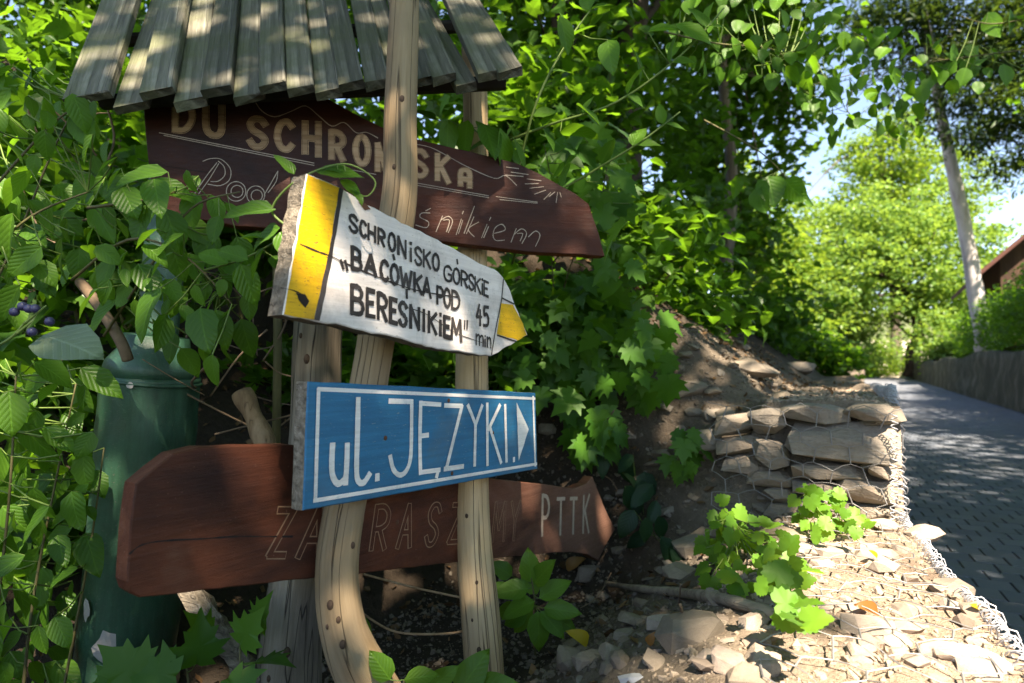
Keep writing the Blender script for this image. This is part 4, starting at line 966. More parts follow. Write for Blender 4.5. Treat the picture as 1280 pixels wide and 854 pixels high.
# ------------------------------------------------------------------ leaves
def ovate(wd=.33, fold=.16, curl=.18, serr=.0, rows=7, tip=1.3):
    V = []; UVs = []; F = []
    for i in range(rows+1):
        t = i/rows; w_ = wd*(math.sin(math.pi*min(1, t**.82)))**.75*(1-.25*t) if 0 < t < 1 else 0
        if serr and 0 < t < 1: w_ *= 1+serr*(1 if i % 2 else -1)
        z = -curl*t*t
        for sx in (-1, 0, 1): V.append((sx*w_, t, z + abs(sx)*w_*fold*2 + .02*sx*math.sin(t*9))); UVs.append((sx*w_/max(wd, .01)*.5, t))
    for i in range(rows):
        a = i*3
        for q in (0, 1):
            x0, x1, x2, x3 = a+q, a+q+1, a+q+4, a+q+3
            F += [(x0, x1, x2), (x0, x2, x3)]
    return np.array(V, float), np.array(F), np.array(UVs)
def lobed(pts, fold=.08, curl=.15):
    half = pts; out = [(x, y) for x, y in half] + [(-x, y) for x, y in half[::-1][1:]]
    cy = .35; V = [(0, cy, 0)] + [(x, y, abs(x)*fold*2 - curl*max(0, y)**2 + .03*math.sin(7*x+5*y)) for x, y in out]; k = len(out)
    F = [(0, 1+i, 1+(i+1) % k) for i in range(k)]
    return np.array(V, float), np.array(F)[:, ::-1], np.array([(v[0], v[1]) for v in V])
MAPLE = [(0, 0), (.10, -.05), (.36, -.02), (.27, .10), (.52, .20), (.42, .27), (.58, .48), (.36, .44), (.28, .50), (.34, .72), (.20, .68), (.10, .82), (0, 1.05)]
GRAPE = [(0, .05), (.12, -.10), (.30, -.12), (.38, .0), (.52, .06), (.46, .18), (.56, .32), (.44, .42), (.47, .55), (.32, .58), (.30, .72), (.17, .74), (.12, .86), (0, .93)]
def leafset(tmpls, mt, name='leaf'):
    out = []
    for V, F, U in tmpls:
        m = fastmesh(name, V, F, True, U); m.materials.append(mt); out.append(m)
    return out
OV = [ovate(.31, .14, .16), ovate(.35, .10, .30), ovate(.28, .22, .10, .05), ovate(.37, .06, .22, .04)]
MP = [lobed(MAPLE, .06, .15), lobed(MAPLE, .12, .25), lobed(MAPLE, .02, .08)]
GR = [lobed(GRAPE, .06, .2), lobed(GRAPE, .14, .1)]
RD_ = [ovate(.42, .08, .12, .03), ovate(.45, .12, .22, .03)]
LS = {'ov': leafset(OV, M['leaf_fg']), 'mp': leafset(MP, M['leaf_maple']), 'gr': leafset(GR, M['leaf_lobed']), 'ovb': leafset(OV, M['leaf_bright']), 'rd': leafset(RD_, M['leaf_fg']), 'dk': leafset(OV, M['leaf_dark']), 'pale': leafset(OV, M['leaf_pale']), 'rdb': leafset(RD_, M['leaf_bright'])}
def lmatrix(pos, tip, nor, s):
    y = tip.normalized(); z = (nor - y*nor.dot(y)).normalized(); x = y.cross(z)
    Mx = Matrix(((x.x*s, y.x*s, z.x*s, pos.x), (x.y*s, y.y*s, z.y*s, pos.y), (x.z*s, y.z*s, z.z*s, pos.z), (0, 0, 0, 1))); return Mx
def add_leaf(parent, key, pos, ang, s, rs, face=.5, back=.0):
    tip = RGT*math.cos(R(ang)) + UPV*math.sin(R(ang)) - FWD*rs.uniform(-.25, .55)
    nor = -FWD*face + Vector((0, 0, .8)) + Vector((rs.gauss(0, .35), rs.gauss(0, .35), rs.gauss(0, .2)))
    o = bpy.data.objects.new('leaf', LS[key][rs.randrange(len(LS[key]))]); link(o, parent)
    Mx = lmatrix(pos, tip, nor, s); Mx.translation = pos - Vector(parent.location); o.matrix_local = Mx; return o
def zground(px, py):
    d = ray(px, py); t = .5
    while t < 8:
        p = CAM + d*t
        if p.z < hz(p.x, p.y, False): return t
        t += .04
    return 8.0
def inpoly(x, y, poly):
    c_ = False; j = len(poly)-1
    for i in range(len(poly)):
        xi, yi = poly[i]; xj, yj = poly[j]
        if (yi > y) != (yj > y) and x < (xj-xi)*(y-yi)/(yj-yi)+xi: c_ = not c_
        j = i
    return c_
def plant(name, label, cat, stems, key, fill=None, n_=40, zr=(1.2, 1.5), size=(.05, .08), seed=0, leaves=(), stem_r=.003, mt=None, angs=(-150, -30), group=None, face=.5, mind=18, along=0, petiole=True):
    rs = random.Random(seed); st = [catmull([at(*p) for p in s], 6) for s in stems]
    base = st[0][0] if st else at(*leaves[0][:3]); t = empty(name, base, label, cat, group)
    pts = [p for s in st for p in s]
    for s in st:
        k = len(s); V, F = tube(s, [stem_r*(1-.55*i/(k-1)) for i in range(k)], 6); obj('stem', fromdata('stem', V, F, True), mt or M['stem'], t)
    todo = []
    for (px, py, Z, ang, spx) in leaves: todo.append((at(px, py, Z), ang, spx*Z/FPX))
    if fill:
        xs = [p[0] for p in fill]; ys = [p[1] for p in fill]; got = []; tries = 0
        while len(got) < n_ and tries < n_*60:
            tries += 1; x = rs.uniform(min(xs), max(xs)); y = rs.uniform(min(ys), max(ys))
            if not inpoly(x, y, fill) or any((x-a)**2+(y-b_)**2 < mind**2 for a, b_ in got): continue
            got.append((x, y)); Z = min(rs.uniform(*zr), zground(x, y)-rs.uniform(.04, .30)); todo.append((at(x, y, Z), rs.uniform(*angs), rs.uniform(*size)))
    for s in st if along else []:
        for i in range(1, len(s)-1, along):
            for sd in (-1, 1):
                d = (s[i+1]-s[i-1]).normalized(); ca = math.degrees(math.atan2(d.dot(UPV), d.dot(RGT))); todo.append((s[i] + Vector((0, 0, .004)), ca+sd*rs.uniform(30, 75), rs.uniform(*size)))
    mb = MB()
    for pos, ang, s in todo:
        add_leaf(t, key, pos, ang, s, rs, face)
        if petiole and pts:
            q = min(pts, key=lambda p: (p-pos).length_squared); dl = (q-pos).length
            if .01 < dl < .22: mb.add(*tube([pos, pos.lerp(q, .5)+Vector((0, 0, -.06*dl)), q], .0009+.0006*(dl > .08), 4, False))
    if mb.v: tag(obj('petiole', mb.mesh('petiole', True), M['stem_green'], t), kind='stuff')
    return t
# left edge shrub, three growths
plant('dogwood_shrub', 'leafy shrub at the lower left edge in front of the green pipe', 'shrub', [[(20, 960, 1.0), (40, 760, 1.05), (70, 600, 1.1), (95, 480, 1.12)], [(60, 960, 1.05), (110, 700, 1.08), (130, 560, 1.1)], [(-20, 900, 1.0), (10, 640, 1.0), (20, 470, 1.0)]], 'ov',
      [(-30, 440), (100, 450), (120, 520), (112, 600), (105, 700), (85, 770), (75, 860), (-30, 860)], 140, (.95, 1.3), (.030, .088), 1, mind=16)
plant('dogwood_shrub', 'leafy shrub at the upper left under the roof corner', 'shrub', [[(-40, 420, 1.25), (20, 300, 1.25), (70, 180, 1.25), (120, 90, 1.25)], [(-30, 260, 1.2), (60, 160, 1.2), (110, 125, 1.2)], [(-30, 330, 1.1), (40, 270, 1.1), (110, 240, 1.12)]], 'ov',
      [(-20, 75), (60, 80), (140, 90), (120, 150), (150, 200), (110, 280), (90, 350), (-20, 400)], 90, (1.05, 1.5), (.032, .095), 2, mind=18)
plant('dogwood_shrub', 'leafy branches hanging over the neck of the green pipe', 'shrub', [[(90, 350, 1.15), (160, 300, 1.02), (230, 320, 1.0), (290, 380, .98)], [(130, 420, 1.15), (190, 330, 1.02), (240, 260, 1.0), (300, 240, 1.0)], [(110, 260, 1.1), (180, 250, 1.02), (220, 240, 1.0)]], 'ov',
      [(130, 210), (250, 205), (285, 250), (315, 330), (318, 395), (265, 445), (215, 440), (170, 400), (130, 380), (105, 330)], 70, (.93, 1.12), (.030, .078), 3, mind=17,
      leaves=[(210, 215, 1.0, -160, 60), (185, 225, 1.02, -20, 62), (250, 385, .97, -70, 62), (275, 345, .98, -20, 55), (200, 360, .98, -110, 70)])
plant('vine_sprig', 'green sprig curling over the left end of the white trail sign', 'vine', [[(255, 338, 1.0), (300, 325, .92), (340, 305, .86), (362, 285, .83)], [(362, 285, .83), (340, 262, .83), (372, 225, .82), (430, 205, .84), (468, 225, .85), (460, 245, .85), (440, 240, .85)]], 'ov',
      leaves=[(395, 215, .83, 5, 58), (368, 218, .82, 130, 34), (425, 225, .845, -30, 34), (440, 238, .85, -50, 30), (345, 262, .83, 190, 62), (350, 285, .83, 200, 52), (345, 300, .84, 170, 48), (330, 310, .86, -120, 52), (350, 290, .83, -60, 44), (300, 330, .9, -70, 56), (310, 325, .9, 160, 50), (285, 330, .93, 150, 50), (432, 215, .84, 160, 30), (340, 320, .88, -30, 46)], seed=4, stem_r=.002, mt=M['stem_green'], face=.7)
pl_ = plant('berry_twig', 'pale wide leaf and a twig of dark blue berries at the left edge', 'shrub', [[(-30, 445, .85), (10, 425, .85), (30, 405, .85), (45, 388, .85)], [(30, 405, .85), (58, 382, .85)], [(20, 418, .85), (40, 402, .85)]], 'pale', leaves=[(52, 420, .88, -8, 98)], seed=6, stem_r=.0022, mt=M['stem_green'], face=.3)
bm = bmesh.new(); bmesh.ops.create_icosphere(bm, subdivisions=2, radius=.0065); bmm = bpy.data.meshes.new('berry'); bm.to_mesh(bmm); bm.free(); bmm.materials.append(M['berry']); bmm.polygons.foreach_set('use_smooth', [True]*len(bmm.polygons))
for px, py in [(28, 383), (36, 386), (44, 386), (62, 402), (18, 390), (40, 415)]:
    o = bpy.data.objects.new('berry', bmm); link(o, pl_); o.location = at(px, py, .85)-Vector(pl_.location)
plant('maple_seedling', 'maple seedlings with lobed leaves at the foot of the green pipe', 'plant', [[(240, 920, 1.0), (235, 850, 1.02), (230, 810, 1.05)], [(300, 920, 1.0), (300, 830, 1.02), (300, 790, 1.05)], [(180, 920, .98), (190, 860, .98)]], 'mp',
      leaves=[(245, 830, 1.0, 80, 62), (300, 805, 1.02, 60, 56), (220, 845, .96, 170, 66), (285, 848, .96, -30, 66), (315, 830, 1.0, 20, 60), (180, 850, .96, 140, 70), (262, 800, 1.06, 110, 52), (325, 785, 1.05, 80, 50), (150, 850, .96, 200, 66)], seed=7, face=.6)
plant('broadleaf_sprout', 'two big fresh leaves of a sprout at the bottom edge by the straight post', 'plant', [[(590, 930, 1.05), (585, 870, 1.05), (580, 852, 1.05)], [(500, 930, .95), (505, 850, .95)]], 'ovb',
      leaves=[(572, 868, 1.04, 55, 62), (592, 862, 1.05, 20, 62), (505, 850, .95, 15, 46), (488, 850, .95, 120, 44), (535, 862, .98, 40, 48), (470, 845, 1.0, 100, 40), (460, 800, 1.2, 120, 40)], seed=8, face=.9)
pc = (672, 745)
plant('broadleaf_seedling', 'bright green seedling with toothed oval leaves beside the straight post', 'plant', [[(668, 830, 1.42), (670, 790, 1.40), (668, 750, 1.38), (664, 722, 1.38)]], 'ovb',
      leaves=[(664, 728, 1.38, 95, 42), (668, 730, 1.38, 60, 46), (660, 736, 1.38, 175, 44), (674, 748, 1.37, 30, 46), (668, 752, 1.37, 190, 44), (680, 760, 1.36, 0, 48), (676, 764, 1.36, -40, 42), (672, 764, 1.36, -85, 46), (666, 762, 1.36, -130, 42), (660, 764, 1.36, -150, 40), (672, 742, 1.39, 120, 36), (690, 772, 1.37, -20, 34), (640, 740, 1.42, 160, 34), (650, 760, 1.4, -160, 36), (640, 720, 1.45, 140, 34)], seed=9, face=1.2)
plant('lobed_plant', 'bright lobed leafy plant growing in the sunlit rubble', 'plant', [[(955, 775, 1.42), (945, 720, 1.40), (925, 670, 1.40), (915, 645, 1.40)], [(955, 775, 1.42), (975, 720, 1.38), (985, 700, 1.38)], [(960, 775, 1.38), (1000, 750, 1.34), (1012, 780, 1.33)]], 'gr',
      [(895, 628), (945, 640), (985, 680), (1005, 712), (995, 735), (1010, 780), (985, 780), (955, 738), (890, 735), (875, 680)], 84, (1.32, 1.44), (.026, .046), 10, mind=9, face=.55, angs=(-180, 60))
plant('lobed_plant', 'small lobed leafy plant at the foot of the gabion stones', 'plant', [[(1030, 680, 1.48), (1022, 640, 1.48), (1010, 615, 1.48)], [(1035, 680, 1.48), (1050, 650, 1.46), (1075, 650, 1.45)]], 'gr',
      [(995, 605), (1040, 612), (1060, 635), (1085, 645), (1085, 660), (1050, 665), (1020, 670), (998, 650)], 34, (1.42, 1.5), (.026, .044), 11, mind=8, face=.55, angs=(-180, 60))
plant('bramble_branch', 'long green arching branches with pointed leaves right of the roof', 'shrub', [[(640, 330, 1.75), (668, 262, 1.62), (740, 215, 1.55), (800, 178, 1.5), (850, 140, 1.5)], [(625, 180, 1.6), (690, 155, 1.55), (770, 128, 1.5), (850, 70, 1.48), (905, 10, 1.5)], [(645, 225, 1.6), (670, 130, 1.55), (705, 60, 1.55), (740, 10, 1.55)], [(690, 240, 1.6), (640, 200, 1.55), (590, 160, 1.45)]], 'ov', n_=0, size=(.05, .075), seed=12, stem_r=.004, mt=M['stem_green'], along=4, face=.5,
      fill=None, leaves=[(560, 150, 1.42, -90, 50), (585, 150, 1.42, -100, 48), (605, 155, 1.42, -70, 56), (625, 160, 1.42, -75, 60), (700, 165, 1.5, 10, 52), (660, 155, 1.5, 170, 42), (545, 150, 1.42, 150, 32), (640, 170, 1.45, -60, 50), (720, 130, 1.5, -40, 46), (790, 60, 1.48, -60, 46), (810, 40, 1.48, 10, 52), (845, 30, 1.48, -30, 52), (760, 50, 1.48, -90, 46), (700, 20, 1.48, -70, 46)])
plant('maple_sapling', 'maple sapling with lobed leaves right of the dark upper sign', 'tree', [[(700, 470, 2.3), (690, 330, 2.1), (690, 240, 1.95), (680, 180, 1.9)], [(690, 330, 2.1), (745, 260, 1.95), (760, 200, 1.9)]], 'mp', [(690, 165), (760, 150), (800, 230), (785, 330), (760, 360), (745, 300), (700, 240)], 40, (1.75, 2.2), (.08, .13), 13, mind=18, face=.8)
plant('maple_sapling', 'maple sapling with pale green leaves above the blue sign right end', 'tree', [[(730, 560, 2.6), (720, 470, 2.5), (700, 400, 2.4), (680, 350, 2.3)], [(720, 470, 2.5), (780, 430, 2.35), (830, 470, 2.25)], [(690, 520, 2.5), (650, 440, 2.3)]], 'mp', [(635, 345), (760, 340), (835, 400), (845, 480), (800, 490), (740, 470), (650, 500), (625, 450)], 110, (1.9, 2.6), (.07, .12), 14, mind=12, face=.8)
plant('maple_sapling', 'small maple sapling in the dark right of the blue sign', 'tree', [[(740, 600, 2.4), (730, 540, 2.35), (735, 490, 2.35)]], 'mp', [(700, 480), (760, 490), (775, 540), (740, 565), (705, 540)], 20, (2.2, 2.4), (.08, .12), 15, mind=13, face=.8)
plant('ivy_patch', 'dark glossy ivy above the tip of the arrow board', 'plant', [[(800, 640, 2.0), (790, 590, 2.1), (765, 570, 2.2)], [(800, 640, 2.0), (820, 670, 1.9), (835, 690, 1.85)]], 'dk', [(740, 555), (800, 565), (815, 600), (842, 690), (812, 680), (790, 640), (778, 600)], 18, (2.0, 2.3), (.07, .11), 16, mind=15, face=.9)
plant('maple_seedling', 'small green seedling on the soil left of the gabion', 'plant', [[(850, 600, 1.9), (848, 570, 1.9), (845, 540, 1.9)]], 'mp', [(830, 530), (870, 535), (880, 575), (850, 590), (835, 570)], 12, (1.8, 1.95), (.05, .075), 17, mind=10, face=.8)
plant('hanging_branch', 'overhanging branch with round leaves against the sky at the upper right', 'branch', [[(1300, 60, 2.6), (1180, 75, 2.6), (1080, 90, 2.6), (1000, 110, 2.6)], [(1180, 75, 2.6), (1100, 60, 2.6), (1040, 20, 2.6)], [(1300, 20, 2.4), (1240, 30, 2.4), (1200, 20, 2.4)], [(1080, 90, 2.6), (1060, 140, 2.6), (1130, 180, 2.55)]], 'rd', [(985, 40), (1120, 30), (1240, 60), (1235, 105), (1150, 115), (1145, 170), (1110, 170), (1070, 140), (1040, 170), (1000, 120)], 125, (2.3, 2.7), (.05, .085), 18, mind=10, face=.3, leaves=[(1235, 15, 2.4, -60, 36), (1262, 10, 2.4, -80, 34), (1270, 20, 2.4, -20, 34), (1275, 85, 2.5, -40, 34), (1255, 80, 2.5, -90, 30)])
plant('hanging_branch', 'overhanging branch with round leaves right of the long green branches', 'branch', [[(830, 40, 1.9), (900, 55, 1.9), (960, 60, 1.95), (985, 75, 2.0)], [(880, 150, 2.1), (950, 190, 2.1), (990, 230, 2.1)]], 'rd', [(850, -10), (960, -10), (1070, 5), (1040, 45), (995, 80), (960, 100), (880, 80), (840, 60)], 62, (1.8, 2.1), (.04, .07), 19, mind=14, face=.4, leaves=[(985, 70, 1.95, 0, 36), (975, 78, 1.95, -70, 40), (945, 235, 2.1, -80, 36), (980, 225, 2.1, -60, 40), (990, 240, 2.1, -20, 38), (960, 220, 2.1, -90, 44)])
for px, py, key, lab, s in [(735, 812, 'fallen_yellow', 'fallen yellow leaf standing on the dark soil at the bottom', 30), (814, 606, 'fallen_yellow', 'small fallen yellow leaf right of the arrow board', 14), (1098, 776, 'fallen_brown', 'curled orange leaf beside the pointed tan stone', 30), (1096, 706, 'fallen_yellow', 'small round yellow leaf on the sunlit rubble', 15), (708, 716, 'fallen_brown', 'brown fallen leaf by the seedling', 26), (810, 815, 'fallen_brown', 'small brown leaf on the grey rubble', 18), (1040, 500, 'fallen_brown', 'orange leaf on top of the upper gabion', 14), (1225, 772, 'fallen_yellow', 'small yellow leaf at the road edge wire', 14)]:
    V, F, U = ovate(.36, .2, .5); m = fastmesh('fallen_leaf', V, F, True, U); m.materials.append(M[key]); p = ground(px, py); s = s*(p-CAM).dot(FWD)/FPX
    o = bpy.data.objects.new('fallen_leaf', m); link(o); o.matrix_world = lmatrix(p+Vector((0, 0, .012)), RGT*random.uniform(-1, 1)+UPV*.6-FWD*.3, Vector((0, 0, 1))-FWD*.8, s); tag(o, lab, 'leaf')

# ------------------------------------------------------------------ trees and shrubs in the mass
def quad_leaf(fold=.2): return np.array([(0, 0, 0), (.34, .45, fold*.5), (0, 1.0, -.12), (-.34, .45, fold*.5), (0, .5, 0)], float), np.array([(0, 1, 4), (1, 2, 4), (4, 2, 3), (0, 4, 3)])
LEAF_T = {'q': quad_leaf(), 'mp': (lobed([(0, 0), (.4, .02), (.3, .16), (.55, .42), (.3, .45), (.22, .7), (0, 1.05)], .1, .15)[0], lobed([(0, 0), (.4, .02), (.3, .16), (.55, .42), (.3, .45), (.22, .7), (0, 1.05)], .1, .15)[1]),
          'ov': ovate(.36, .14, .2, 0, 4)[:2], 'ne': (np.array([(0, 0, 0), (.13, .5, .02), (0, 1, -.05), (-.13, .5, .02)], float), np.array([(0, 1, 2), (0, 2, 3)]))}
def leaf_cloud(P_, S, tm, nbias=(0, 0, 1), nvar=.6, droop=.3):
    tv, tf = LEAF_T[tm]; N = len(P_); P_ = np.asarray(P_)
    nor = np.asarray(nbias)[None]+rng.normal(0, nvar, (N, 3)); nor /= np.linalg.norm(nor, axis=1, keepdims=True)
    tip = rng.normal(0, 1, (N, 3)); tip[:, 2] -= droop; tip -= nor*(tip*nor).sum(1, keepdims=True); tip /= np.linalg.norm(tip, axis=1, keepdims=True)
    x = np.cross(tip, nor)
    VV = P_[:, None] + S[:, None, None]*(tv[None, :, 0, None]*x[:, None] + tv[None, :, 1, None]*tip[:, None] + tv[None, :, 2, None]*nor[:, None])
    FF = (tf[None]+(np.arange(N)*len(tv))[:, None, None]).reshape(-1, 3)
    return VV.reshape(-1, 3), FF
LITP = [(p.x, p.y) for p in [CAM+ray(x, y)*((.45-CAM.z)/ray(x, y).z) for x, y in [(1000, 672), (1070, 640), (1150, 640), (1330, 830), (1330, 900), (930, 900), (950, 820), (1035, 775), (985, 720)]]]  # rubble outline to keep in sun; crowns are cut open to its shape
def gap(P_):
    """cuts a light gap into the crowns: keep only leaves whose shadow misses the sunlit rubble"""
    keep = np.ones(len(P_), bool); h = P_[:, 2]-.45; gx = P_[:, 0]-h*SUN.x/SUN.z; gy = P_[:, 1]-h*SUN.y/SUN.z
    for i in np.nonzero((gx > -1.2) & (gx < 1.3) & (gy > 0) & (gy < 2.6) & (h > .6))[0]:
        if any(inpoly(gx[i]+a, gy[i]+b_, LITP) for a, b_ in ((0, 0), (.12, 0), (-.12, 0), (0, .12), (0, -.12))): keep[i] = False
    return keep
def crown_points(blobs, ncl, per, spread, hollow=.55):
    out = []; cen = []
    vol = np.array([b[1][0]*b[1][1]*b[1][2] for b in blobs]); vol = vol/vol.sum()
    for b, f in zip(blobs, vol):
        c_ = np.array(b[0]); r = np.array(b[1])
        for _ in range(max(1, int(ncl*f))):
            d = rng.normal(0, 1, 3); d /= np.linalg.norm(d); k = rng.uniform(hollow, 1.02)
            q = c_+d*r*k; cen.append(q); out.append(q+rng.normal(0, 1, (per, 3))*spread*np.array([1, 1, .55]))
    return np.concatenate(out), cen
def tree(name, label, cat, trunk, tr, blobs, ncl, per, spread, size, fol, bark, tm='q', hollow=.55, limbs=10, group=None, usegap=True, seed=0, droop=.3, nvar=.6, limb_r=.25):
    rs = random.Random(seed); T = catmull(trunk, 6); t = empty(name, T[0], label, cat, group); k = len(T)
    V, F = tube(T, [lerp(tr, tr*.35, i/(k-1))*(1.25 if i < 2 else 1) for i in range(k)], 12, jit=.07); tk = obj('trunk', fromdata('trunk', V, F, True), bark, t)
    P_, cen = crown_points(blobs, ncl, per, spread, hollow)
    mb = MB()
    for i in range(limbs):
        c_ = Vector(rs.choice(cen).tolist()); a = T[rs.randrange(k//2, k)]; mid_ = a.lerp(c_, .5)+Vector((0, 0, .12*(c_-a).length)); mb.add(*tube(catmull([a, mid_, c_], 4), [tr*limb_r*(1-.8*q/8) for q in range(9)], 6))
    if mb.v: obj('limb', mb.mesh('limb', True), bark, t)
    if usegap: P_ = P_[gap(P_)]
    S = size*rng.uniform(.6, 1.25, len(P_)); VV, FF = leaf_cloud(P_, S, tm, droop=droop, nvar=nvar)
    obj('crown', fastmesh('crown', VV, FF), fol, t); return t
def onhill(px, Z):
    p = at(px, 466, Z); return Vector((p.x, p.y, hz(p.x, p.y)-.05))
# far sunny trees beyond the bend
def W(px, py, Z): return tuple(at(px, py, Z))
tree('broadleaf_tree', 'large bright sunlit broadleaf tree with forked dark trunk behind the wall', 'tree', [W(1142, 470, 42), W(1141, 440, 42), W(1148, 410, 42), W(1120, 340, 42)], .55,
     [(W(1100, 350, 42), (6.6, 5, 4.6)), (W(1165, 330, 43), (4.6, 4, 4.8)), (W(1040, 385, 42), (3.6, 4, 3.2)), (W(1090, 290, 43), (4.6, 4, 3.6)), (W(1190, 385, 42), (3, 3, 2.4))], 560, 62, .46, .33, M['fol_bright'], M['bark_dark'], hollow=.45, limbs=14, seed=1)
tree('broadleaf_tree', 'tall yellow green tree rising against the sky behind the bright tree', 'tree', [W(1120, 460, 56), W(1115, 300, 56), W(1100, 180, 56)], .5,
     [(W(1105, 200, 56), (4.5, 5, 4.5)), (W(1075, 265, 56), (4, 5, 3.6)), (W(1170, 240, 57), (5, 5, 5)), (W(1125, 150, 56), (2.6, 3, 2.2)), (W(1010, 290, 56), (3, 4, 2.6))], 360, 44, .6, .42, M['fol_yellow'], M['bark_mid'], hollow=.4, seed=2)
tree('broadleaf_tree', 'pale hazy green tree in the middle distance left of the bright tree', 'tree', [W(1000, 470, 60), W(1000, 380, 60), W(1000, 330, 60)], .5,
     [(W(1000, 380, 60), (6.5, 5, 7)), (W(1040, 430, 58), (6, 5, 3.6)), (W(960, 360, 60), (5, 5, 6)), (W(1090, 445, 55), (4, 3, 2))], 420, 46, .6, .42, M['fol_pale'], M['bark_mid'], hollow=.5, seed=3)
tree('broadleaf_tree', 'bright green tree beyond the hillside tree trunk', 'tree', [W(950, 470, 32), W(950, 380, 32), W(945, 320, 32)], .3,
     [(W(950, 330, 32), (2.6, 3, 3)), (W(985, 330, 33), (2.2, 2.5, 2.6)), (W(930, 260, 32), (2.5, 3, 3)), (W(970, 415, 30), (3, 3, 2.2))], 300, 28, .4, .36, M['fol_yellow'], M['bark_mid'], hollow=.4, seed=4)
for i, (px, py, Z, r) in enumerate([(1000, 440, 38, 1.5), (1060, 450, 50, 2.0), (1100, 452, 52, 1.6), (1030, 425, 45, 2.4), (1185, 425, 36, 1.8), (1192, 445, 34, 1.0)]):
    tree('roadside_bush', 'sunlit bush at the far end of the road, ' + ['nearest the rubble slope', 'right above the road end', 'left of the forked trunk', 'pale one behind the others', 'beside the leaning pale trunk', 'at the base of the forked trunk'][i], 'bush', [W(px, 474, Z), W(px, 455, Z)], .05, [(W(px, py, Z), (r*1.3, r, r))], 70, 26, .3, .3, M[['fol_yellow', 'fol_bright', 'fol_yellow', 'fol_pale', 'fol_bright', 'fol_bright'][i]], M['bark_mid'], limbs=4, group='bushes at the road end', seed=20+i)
# leaning pale trunk with a dark conifer crown
tr_ = tree('conifer_tree', 'leaning pale trunked conifer with dark drooping needles above the wall', 'tree', [W(1233, 440, 17.5), W(1222, 380, 17.5), W(1205, 280, 17.5), W(1187, 195, 17.4), W(1172, 120, 17.2), W(1155, 20, 17), W(1140, -120, 17)], .23,
     [(W(1215, 60, 16.5), (2.6, 2, 1.5)), (W(1150, 20, 16), (2.2, 2, 1.0)), (W(1250, 150, 15.5), (1.5, 1.5, 1.4)), (W(1280, 60, 15), (1.6, 1.8, 2.0)), (W(1190, 140, 16.5), (1.1, 1.2, .7)), (W(1100, 25, 16), (1.0, 1, .5)), (W(1200, -120, 16), (3.5, 3, 1.8)), (W(1075, 60, 16), (.7, .8, .4)), (W(1110, 110, 16.5), (.7, .8, .35)), (W(1262, 210, 15.5), (.9, 1.0, .8))], 560, 60, .24, .24, M['needle'], M['bark_pale'], tm='ne', hollow=.2, limbs=16, seed=5, droop=1.2, limb_r=.12)
# hillside trees
HT = [
 ('slender grey brown tree trunk on the bank against the bright trees', 905, 395, 6.6, [(908, 330), (915, 220), (905, 120), (900, 0), (905, -150)], .085, [((950, 120), (.7, .9, .8)), ((990, 150), (.45, .6, .5)), ((985, 40), (.5, .6, .45)), ((925, 40), (1.2, 1, .9)), ((870, 120), (.9, 1, .8)), ((945, 230), (.6, .8, .7)), ((930, 330), (.6, .7, .7)), ((950, 30), (.5, .7, .6)), ((880, 260), (.8, .9, .8)), ((940, -120), (1.8, 1.6, 1.2))], 360, 26, .17, .12, 'fol_dark'),
 ('thick red brown tree trunk in the shade right of the roof', 790, 420, 4.6, [(785, 300), (780, 180), (790, 60), (800, -60), (810, -250)], .17, [((760, 40), (.8, .8, .6)), ((840, 160), (.6, .7, .7)), ((720, 90), (.6, .7, .7)), ((820, 280), (.6, .7, .6)), ((860, 40), (.7, .7, .6)), ((800, -150), (1.6, 1.5, 1.0))], 260, 24, .15, .11, 'fol_dark'),
 ('dark tree on the slope above the roof at the upper left', 70, 330, 5.6, [(75, 200), (72, 80), (66, 0), (60, -150)], .10, [((60, 30), (1.1, 1, .8)), ((150, 60), (.7, .7, .6)), ((-20, 110), (.9, .9, .8)), ((20, -100), (1.6, 1.4, 1.0)), ((120, -60), (1.2, 1, .8))], 210, 22, .17, .11, 'fol_dark'),
 ('tree behind the left side of the plank roof', 230, 330, 5.0, [(225, 200), (205, 80), (190, -20), (180, -160)], .075, [((240, 90), (.8, .8, .8)), ((160, -30), (.8, .8, .5)), ((300, 120), (.7, .7, .6)), ((330, -80), (1.4, 1.2, .9))], 150, 22, .16, .11, 'fol_dark'),
 ('tree hidden behind the plank roof', 480, 330, 4.6, [(480, 200), (485, 60), (490, -140)], .08, [((480, 100), (1.0, .8, .8)), ((600, 60), (.7, .7, .7)), ((430, 220), (.8, .6, .6)), ((620, 160), (.6, .6, .6)), ((560, -120), (1.5, 1.2, 1))], 210, 22, .16, .11, 'fol_mid'),
 ('slim dark tree between the roof and the thick trunk', 700, 330, 4.2, [(698, 200), (694, 80), (690, -120)], .04, [((690, 60), (.6, .6, .5)), ((660, 160), (.6, .6, .6)), ((730, 220), (.6, .6, .6)), ((680, 300), (.6, .5, .5)), ((700, -80), (1.0, .9, .6))], 190, 22, .14, .10, 'fol_mid'),
]
for i, (lab, bx, by, Z, ptsx, tr, bl_, ncl, per, spr, sz, fo) in enumerate(HT):
    b0 = onhill(bx, Z); trunk = [b0] + [at(x, y, Z) for x, y in ptsx if at(x, y, Z).z > b0.z+.1]
    tree('hillside_tree', lab, 'tree', trunk, tr, [(tuple(at(c_[0], c_[1], Z+.3*(j % 3)+(.75 if i < 2 else -.2))), r) for j, (c_, r) in enumerate(bl_)], ncl, per, spr, sz, M[fo], M['bark_dark'] if i != 0 else M['bark_mid'], 'mp' if i in (0, 1) else 'ov', .3, 10, 'trees on the bank', True, 40+i)
